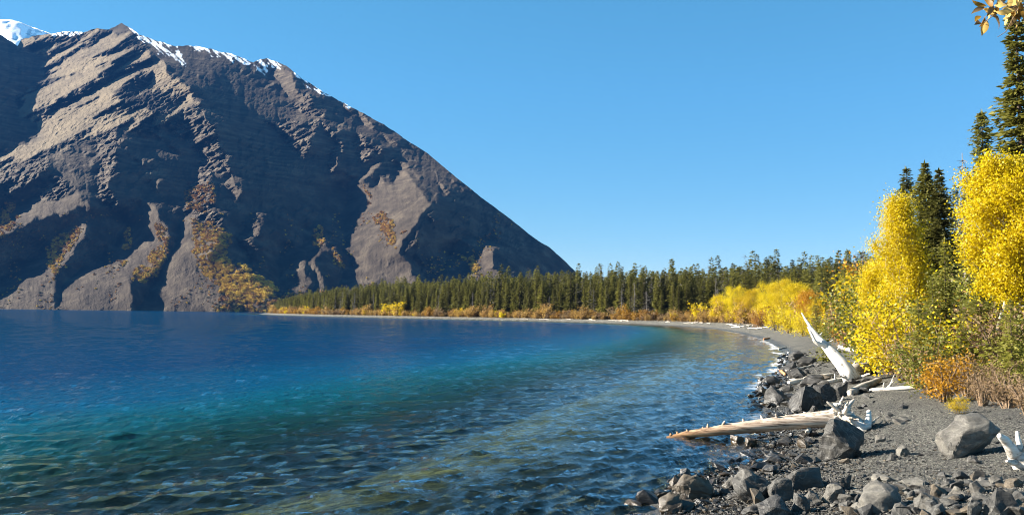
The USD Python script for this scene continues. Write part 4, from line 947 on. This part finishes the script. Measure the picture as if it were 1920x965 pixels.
for k in range(len(cands)):
    s = cands[k, 2]
    near_water = cs_[k] < 1.6
    far_pt = cands[k, 1] > 17
    mk = int(rng.choice(4, p=[.5, .25, .05, .2] if near_water and not far_pt else ([.75, .2, .03, .02] if far_pt else [.12, .38, .35, .15])))
    if cnt >= 250:
        rest_stones.append((k, mk)); continue
    cnt += 1
    place = "behind the long log" if far_pt else ("at the water's edge in front of the long log" if near_water else "lying on the foreground gravel")
    copy("stone", STONES[mk * 4 + int(rng.integers(0, 4))], (cands[k, 0], cands[k, 1], zz[k] + s * .12), rng.random() * 6.28, (s * (1 + .4 * rng.random()), s, s * (.7 + .5 * rng.random())), (rng.normal() * 14, rng.normal() * 14),
         label=f"{stone_words[mk]} stone {place}", cat="rock", group=f"{stone_words[mk]} stones {place}")
allm = [rock_mesh(2100 + k, 9, 0, 0, .65) for k in range(3)]
# cobbles and pebbles
n = 42000
pu = rng.uniform(1250, 1925, n); pv = 640 + 330 * rng.random(n) ** .8
d_ = ray(pu, pv); pq = EYE + d_ * ((.55 - EYE[2]) / d_[:, 2])[:, None]
pq = pq[(pq[:, 1] > 5.5) & (pq[:, 1] < 60)]
s_ = shore_distance(pq[:, 0], pq[:, 1])
k = (s_ > -2.2) & (s_ < 9)
pq, s_ = pq[k], s_[k]
dens = np.interp(s_, [-2.2, -.3, 1.2, 2.5, 9], [.8, 1, 1, .55, .5]); k = rng.random(len(pq)) < dens
pq, s_ = pq[k], s_[k]
sz = (.014 + .042 * rng.random(len(pq)) ** 4) * np.interp(s_, [-2, 0, 1.5, 3], [2.2, 2.2, 1.7, 1.0]) * (1 + .5 * (rng.random(len(pq)) > .97))
ex = [(cands[a, 0], cands[a, 1], cands[a, 2]) for a, b in rest_stones]
posn = np.vstack([np.column_stack([pq[:, :2], ground_z(pq[:, 0], pq[:, 1], s_) + sz * .15])] + [[[x, y, gz(x, y) + s * .1]] for x, y, s in ex])
sz = np.concatenate([sz, [s for _, _, s in ex]])
tones = [R_DARK, R_GREY, R_PALE, R_BROWN]
m_ = len(sz)
ci = np.where(shore_distance(posn[:, 0], posn[:, 1]) < 1.5, rng.choice(12, m_, p=np.repeat([.55, .25, .03, .17], 3) / 3), rng.choice(12, m_, p=np.repeat([.32, .40, .20, .08], 3) / 3))
scatter("pebbles", [(allm[i % 3], tones[i // 3], False) for i in range(12)], posn, rng.random(m_) * 6.28, np.column_stack([sz * (1 + .5 * rng.random(m_)), sz, sz * .8]), ci, tilts=(rng.normal(size=m_) * .35, rng.random(m_) * 6.28),
        label="loose grey pebbles and cobbles of the beach")
# ------------------------------------------------------------------ driftwood
def wood_mat(name, lo, mid, hi, axis=(0, 0, 0)):
    return usdkit.material(stage, f"/World/Looks/{name}", {"t": P, "gm": ("mapping", {"mapping_type": "texture", "rotation": axis, "scale": (.6, .055, .055)}), "n": noise_node(1.0, 5, .7, .6), "w": noise_node(2.0, 3), "ad": ("math", {"math_type": "multiply_add", "value2": .55}), "r": ramp((.64, lo), (.72, mid), (.92, hi)), "bp": ("bump", {"strength": .7, "distance": .02}), "p": ("principled_bsdf", {"roughness": .85, "specular_ior_level": .2})},
        [("t.position", "gm.vector"), ("gm.vector", "n.vector"), ("t.position", "w.vector"), ("w.fac", "ad.value1"), ("n.fac", "ad.value3"), ("ad.value", "r.fac"), ("r.color", "p.base_color"), ("n.fac", "bp.height"), ("bp.normal", "p.normal")], surface="p.BSDF")
W_PALE = wood_mat("bleached_wood", (.20, .17, .13), (.38, .34, .285), (.52, .48, .42))
W_WHITE = wood_mat("white_wood", (.24, .215, .185), (.44, .41, .365), (.58, .55, .505))
W_GREY = wood_mat("weathered_grey_wood", (.12, .105, .085), (.24, .215, .18), (.40, .36, .31))
W_BROWN = wood_mat("red_brown_wood", (.16, .07, .03), (.30, .14, .06), (.42, .22, .10))
# the long log: pale, browner where it dips into the water
tip, root = at_z(1250, 820, -.03), on_ground(1588, 806)
root[2] += .26
W_LOG = usdkit.material(stage, "/World/Looks/long_log_wood", {"t": P, "z": ("separate_xyz", {}), "gm": ("mapping", {"mapping_type": "texture", "rotation": (0, 0, math.atan2(root[1] - tip[1], root[0] - tip[0])), "scale": (.7, .05, .05)}), "n": noise_node(1.0, 5, .72, .8), "mr": ("map_range", {"from_min": .05, "from_max": .55, "to_min": 1.0, "to_max": 0.0, "clamp": True}),
    "r": ramp((.34, (.07, .05, .035)), (.44, (.26, .21, .165)), (.56, (.44, .39, .33)), (.75, (.58, .54, .47))), "m": ("mix", {"mix_type": "multiply", "color2": (.62, .40, .22)}), "bp": ("bump", {"strength": .8, "distance": .02}), "p": ("principled_bsdf", {"roughness": .8, "specular_ior_level": .25})},
    [("t.position", "z.vector"), ("t.position", "gm.vector"), ("gm.vector", "n.vector"), ("n.fac", "r.fac"), ("z.z", "mr.value"), ("r.color", "m.color1"), ("mr.result", "m.fac"), ("m.color", "p.base_color"), ("n.fac", "bp.height"), ("bp.normal", "p.normal")], surface="p.BSDF")

def gnarl(p0, d, L, r0, seed, droop=0.0, n=6, sides=7):
    """A crooked tapering root or stub."""
    r = np.random.default_rng(seed)
    pts, p, d = [np.array(p0, float)], np.array(p0, float), unit(np.array(d, float))
    for k in range(n):
        d = unit(d + r.normal(size=3) * .22 + [0, 0, -droop]); p = p + d * L / n; pts.append(p)
    return tube(pts, r0 * np.linspace(1, .18, n + 1) ** .8, sides, seed, .2)

LOG = [tip + (root - tip) * s + np.array([0, 0, .03 * math.sin(s * 3.1)]) for s in np.linspace(0, 1, 18)]
rad = np.interp(np.linspace(0, 1, 18), [0, .12, .4, .75, 1], [.028, .08, .118, .148, .18])
t = thing("driftwood_log", (0, 0, 0), label="long bleached driftwood log with knots and a root end, its tip in the water", cat="log")
obj("trunk", tube(LOG, rad, 20, 3, .13), W_LOG, t, smooth=True)
ax = unit(root - tip); side = unit(np.cross(ax, [0, 0, 1])); upn = np.cross(side, ax)
for k, (s, a, L) in enumerate([(.03, .1, .06), (.07, .2, .06), (.13, -.2, .07), (.22, .3, .06), (.25, -.1, .12), (.335, .1, .17), (.36, 2.6, .1), (.45, .2, .1), (.49, 1.2, .07), (.56, .3, .13), (.52, 2.7, .09), (.64, -.2, .16), (.70, .6, .1), (.60, 1.6, .09), (.76, 2.4, .14), (.80, .4, .1)]):
    c = np.array([np.interp(s, np.linspace(0, 1, 18), np.array(LOG)[:, i]) for i in range(3)]); rr = float(np.interp(s, np.linspace(0, 1, 18), rad))
    d = unit(upn * math.cos(a) - side * -math.sin(a) * -1 + ax * -.25)
    obj("knot", gnarl(c + d * rr * .8, d, L * .85, .038, 50 + k, n=3), W_LOG, t, smooth=True)
rr_ = np.random.default_rng(8)
for k in range(30):
    a = k * 2.4; out = upn * math.cos(a) + side * math.sin(a)
    if (out * [0, 0, 1]).sum() < -.45: out = out + np.array([0, 0, .7])
    obj("root", gnarl(root - ax * .28 * rr_.random() + out * .1, out * .9 + ax * (.1 + .55 * rr_.random()), .2 + .26 * rr_.random(), .05 + .035 * rr_.random(), 80 + k, .02), (W_PALE, W_GREY, W_LOG)[k % 3], t, smooth=True)
ball = trimesh.creation.icosphere(4, 1.0); bv = np.array(ball.vertices)
bv = bv * (.62 + .9 * np.abs(fbm(bv * 2.6 + 7, 4, 5) - .5) * 2)[:, None] * [.26, .26, .22]
obj("root_ball", (bv + root - ax * .12 + [0, 0, .03], np.array(ball.faces)), W_PALE, t, smooth=True)
a0 = root + ax * .05 + [0, 0, -.02]; a1 = on_ground(1622, 806) + [0, 0, .03]; a2 = on_ground(1634, 800) + [0, .1, .30]
obj("root", tube([a0, (a0 + a1) / 2 + [0, 0, -.02], a1, a1 + [.05, .0, .06], (a1 + a2) / 2 + [.03, 0, .03], a2], [.12, .11, .085, .075, .06, .04], 10, 4, .18), W_WHITE, t, smooth=True)
obj("root", gnarl(on_ground(1630, 800) + [0, 0, .05], (1, .3, .25), .75, .03, 120, -.01), W_GREY, t, smooth=True)
obj("root", gnarl(root - ax * .75 - upn * .1, (-.1, -.6, -.55), .42, .06, 121), W_PALE, t, smooth=True)

# the leaning snag
base = on_ground(1598, 716)
D = base[1]
_tipS = at_y(1503.0, 586.0, D + 1.3); _ds = unit(_tipS - (base + [0, 0, .1]))
W_SNAG = wood_mat("cracked_white_wood", (.05, .045, .04), (.44, .41, .365), (.60, .57, .525), (0, -math.asin(_ds[2]), math.atan2(_ds[1], _ds[0])))
def snag_px(u, v, dy): return at_y(float(u), float(v), D + dy)
ptsS = [snag_px(u, v, dy) for u, v, dy in ((1598, 712, 0), (1590, 698, .05), (1578, 681, .2), (1562, 663, .4), (1548, 648, .6), (1533, 632, .8), (1521, 615, 1.0), (1511, 600, 1.15), (1503, 586, 1.3))]
t = thing("leaning_snag", (0, 0, 0), label="white leaning driftwood snag with flared root base pointing up to the left", cat="driftwood")
radS = np.array([21, 19, 17, 14, 10.5, 6.5, 4.2, 2.8, 1.1]) / FPX * D * .76
obj("trunk", tube(ptsS, radS, 18, 12, .22), W_SNAG, t, smooth=True)
obj("splinter", tube([ptsS[4] + [-.02, -.1, .02], snag_px(1537, 645, .5), snag_px(1528, 640, .5), snag_px(1522, 628, .6), snag_px(1514, 612, .7)], np.array([5, 4.5, 3.6, 2.6, .8]) / FPX * D, 7, 13, .2), W_SNAG, t, smooth=True)
for k, (u, v, L, r) in enumerate([(1592, 694, .32, .05), (1604, 690, .5, .06), (1612, 704, .6, .085), (1586, 712, .5, .07), (1574, 708, .55, .06), (1608, 716, .45, .09), (1594, 722, .4, .08), (1582, 702, .35, .05), (1606, 698, .34, .06), (1600, 720, .35, .07)]):
    tgt = snag_px(u, v, rr_.uniform(-.2, .3)); p0 = ptsS[0] + (ptsS[1] - ptsS[0]) * .3
    obj("root", gnarl(p0 + (tgt - p0) * .1, tgt - p0 + [.02, -.05, 0], L, r, 140 + k, .03), W_PALE if k % 3 else W_WHITE, t, smooth=True)
for k, (s, dx, L) in enumerate([(4, .6, .18), (5, .5, .14), (6, -.5, .12), (3, .8, .2)]):
    obj("stub", gnarl(ptsS[s], (dx, -.3, .8), L + radS[s], .03, 160 + k, n=3), W_WHITE, t, smooth=True)

def drift(u0, v0, u1, v1, rpx, mat, label, seed, branches=(), lift=.6, name="driftwood_log", bend=.05, group=None):
    a, b = on_ground(u0, v0), on_ground(u1, v1)
    D_ = (a[1] + b[1]) / 2; r = rpx / FPX * D_
    a[2] += r * lift; b[2] += r * lift * 1.3
    rr = np.random.default_rng(seed); s = np.linspace(0, 1, 8)
    pts = a + (b - a) * s[:, None] + np.cumsum(rr.normal(size=(8, 3)), 0) * bend * np.linalg.norm(b - a) * .12 * np.array([1, 1, .3])
    t = thing(name, (0, 0, 0), label=label, cat="log", group=group)
    obj("trunk", tube(pts, r * np.interp(s, [0, .15, .8, 1], [.8, 1, .8, .55]), 10, seed, .2), mat, t, smooth=True)
    for k, (bs, du, dv, br) in enumerate(branches):
        p0 = a + (b - a) * bs
        p1 = p0 + RIGHT * du / FPX * D_ - UP * dv / FPX * D_
        obj("branch", gnarl(p0, p1 - p0, float(np.linalg.norm(p1 - p0)), br / FPX * D_, seed + k, n=4), mat, t, smooth=True)
    return t

drift(1630, 734, 1722, 729, 4.5, W_WHITE, "bleached branching log on the gravel below the golden shrubs", 201, [(.35, 2, -34, 1.8), (.3, 14, -20, 1.6), (.33, -12, -12, 1.5), (.1, -8, 4, 2)])
drift(1592, 742, 1645, 718, 8, W_GREY, "stout grey log with a pale cut end right of the leaning snag", 202)
drift(1596, 708, 1636, 700, 13, W_GREY, "dark weathered log lying behind the root base of the leaning snag", 203, lift=.8)
drift(1614, 676, 1670, 683, 6, W_PALE, "pale hollow stump piece on the upper beach right of the snag", 204, [(.1, 4, -18, 4), (.5, 10, -12, 3)])
drift(1640, 664, 1672, 658, 3, W_WHITE, "short white stick nearest the shrubs on the upper beach", 205)
drift(1572, 652, 1606, 664, 3.5, W_WHITE, "slanting white log behind the middle of the leaning snag", 206, [(.5, 6, -10, 2)])
drift(1600, 648, 1634, 668, 3.5, W_PALE, "slanting pale log crossing the driftwood heap", 207)
drift(1618, 652, 1628, 672, 3, W_GREY, "short dark log across the driftwood heap", 208)
drift(1632, 650, 1652, 668, 3, W_WHITE, "thin white log at the right of the driftwood heap", 209)
drift(1586, 690, 1622, 684, 3, W_PALE, "crooked pale branch right beside the snag", 210, [(.4, 6, -12, 2), (.7, 10, -8, 2)])
drift(1480, 722, 1560, 706, 6, W_PALE, "forked pale branch lying on the dark ledge left of the snag", 211, [(.2, -8, -16, 2.2), (.3, 8, -10, 2), (.8, 10, 8, 3)])
drift(1484, 697, 1528, 684, 3, W_PALE, "thin pale stick on the rocks left of the snag", 212)
drift(1540, 722, 1592, 712, 5, W_WHITE, "white root piece tucked against the foot of the snag", 213, [(.5, -4, -14, 2.5), (.8, -10, 4, 2.5)])
drift(1461, 695, 1468, 706, 3, W_BROWN, "short rust brown piece of wood at the water by the rocks", 214)
drift(1432, 637, 1443, 635, 2.2, W_BROWN, "small brown stump at the far waterline", 215)
drift(1460, 655, 1475, 652, 1.5, W_GREY, "grey stick on the grey beach beyond the rocky point", 216)
rng = np.random.default_rng(55)
for k in range(34):
    tt = _e[np.argmin(np.abs(_sp[:, 0] - 1386) + (np.abs(_sp[:, 1] - 624)) * 5) + 3] + (rng.random() ** 1.2) * 190
    q = np.array([np.interp(tt, _e, SHORE[:, i]) for i in range(2)]); q2 = np.array([np.interp(tt + 1, _e, SHORE[:, i]) for i in range(2)])
    dn = unit(q2 - q); nm = np.array([dn[1], -dn[0]])
    o = 3.2 + 2.6 * rng.random(); L = 2.5 + 5 * rng.random()
    a = q + nm * o; ang = rng.normal() * .35
    b = a + (dn * math.cos(ang) + nm * math.sin(ang) * .5) * L
    pa, pb = np.array([*a, gz(*a) + .14]), np.array([*b, gz(*b) + .16])
    t = thing("driftwood_log", (0, 0, 0), label="pale driftwood log stranded along the far beach under the shrubs", cat="log", group="driftwood logs stranded along the far beach")
    obj("trunk", tube([pa, (pa + pb) / 2 + [0, 0, .05], pb], [.10, .09, .06], 7, k, .2), W_GREY if k % 3 else W_PALE, t)
    if k % 2:
        obj("root", gnarl(pa, (-dn[0], -dn[1], .9), .6, .08, k), W_GREY, t)

# the white stump at the right edge
st = on_ground(1908, 880)
D = st[1]
sp = lambda u, v, dy=0.0: at_y(float(u), float(v), D + dy)
t = thing("driftwood_stump", (0, 0, 0), label="white driftwood stump with forked roots at the right edge", cat="driftwood")
obj("trunk", tube([sp(1960, 898, -.05), sp(1938, 880), sp(1915, 866, .03), sp(1902, 850, .05), sp(1893, 835, .05)], np.array([20, 20, 19, 14, 9]) / FPX * D, 14, 31, .18), W_WHITE, t, smooth=True)
obj("root", tube([sp(1902, 852), sp(1893, 836), sp(1884, 824, -.05), sp(1874, 816, -.1)], np.array([12, 10, 8, 5]) / FPX * D, 10, 32, .18), W_WHITE, t, smooth=True)
obj("root", tube([sp(1912, 852), sp(1912, 834), sp(1908, 820, .03), sp(1907, 808, .05)], np.array([7, 5, 4, 2.5]) / FPX * D, 8, 33, .18), W_WHITE, t, smooth=True)
obj("root", tube([sp(1905, 866), sp(1896, 866, -.05), sp(1888, 864, -.1)], np.array([7, 6, 3]) / FPX * D, 8, 34, .18), W_WHITE, t, smooth=True)
for k in range(7):
    obj("rootlet", gnarl(sp(1912 + 3 * k, 846 + 2 * (k % 3)), (rr_.normal() * .5, -.4, .8), .16, .012, 300 + k), W_GREY, t, smooth=True)
obj("root", tube([sp(1928, 868), sp(1938, 846), sp(1944, 826)], np.array([9, 7, 4]) / FPX * D, 8, 35, .18), W_PALE, t, smooth=True)

# ------------------------------------------------------------------ the air between here and the mountain
M_haze = usdkit.material(stage, "/World/Looks/thin_air", {"v": ("principled_volume", {"color": (.06, .30, .92), "density": 0.000016, "anisotropy": 0.0})}, volume="v.volume")
hb = trimesh.creation.box((19400, 19400, 2900)); hb.apply_translation((0, 0, 2900 / 2 - 43))
obj("haze", hb, M_haze, kind="stuff", label="thin blue haze in front of the far mountain")
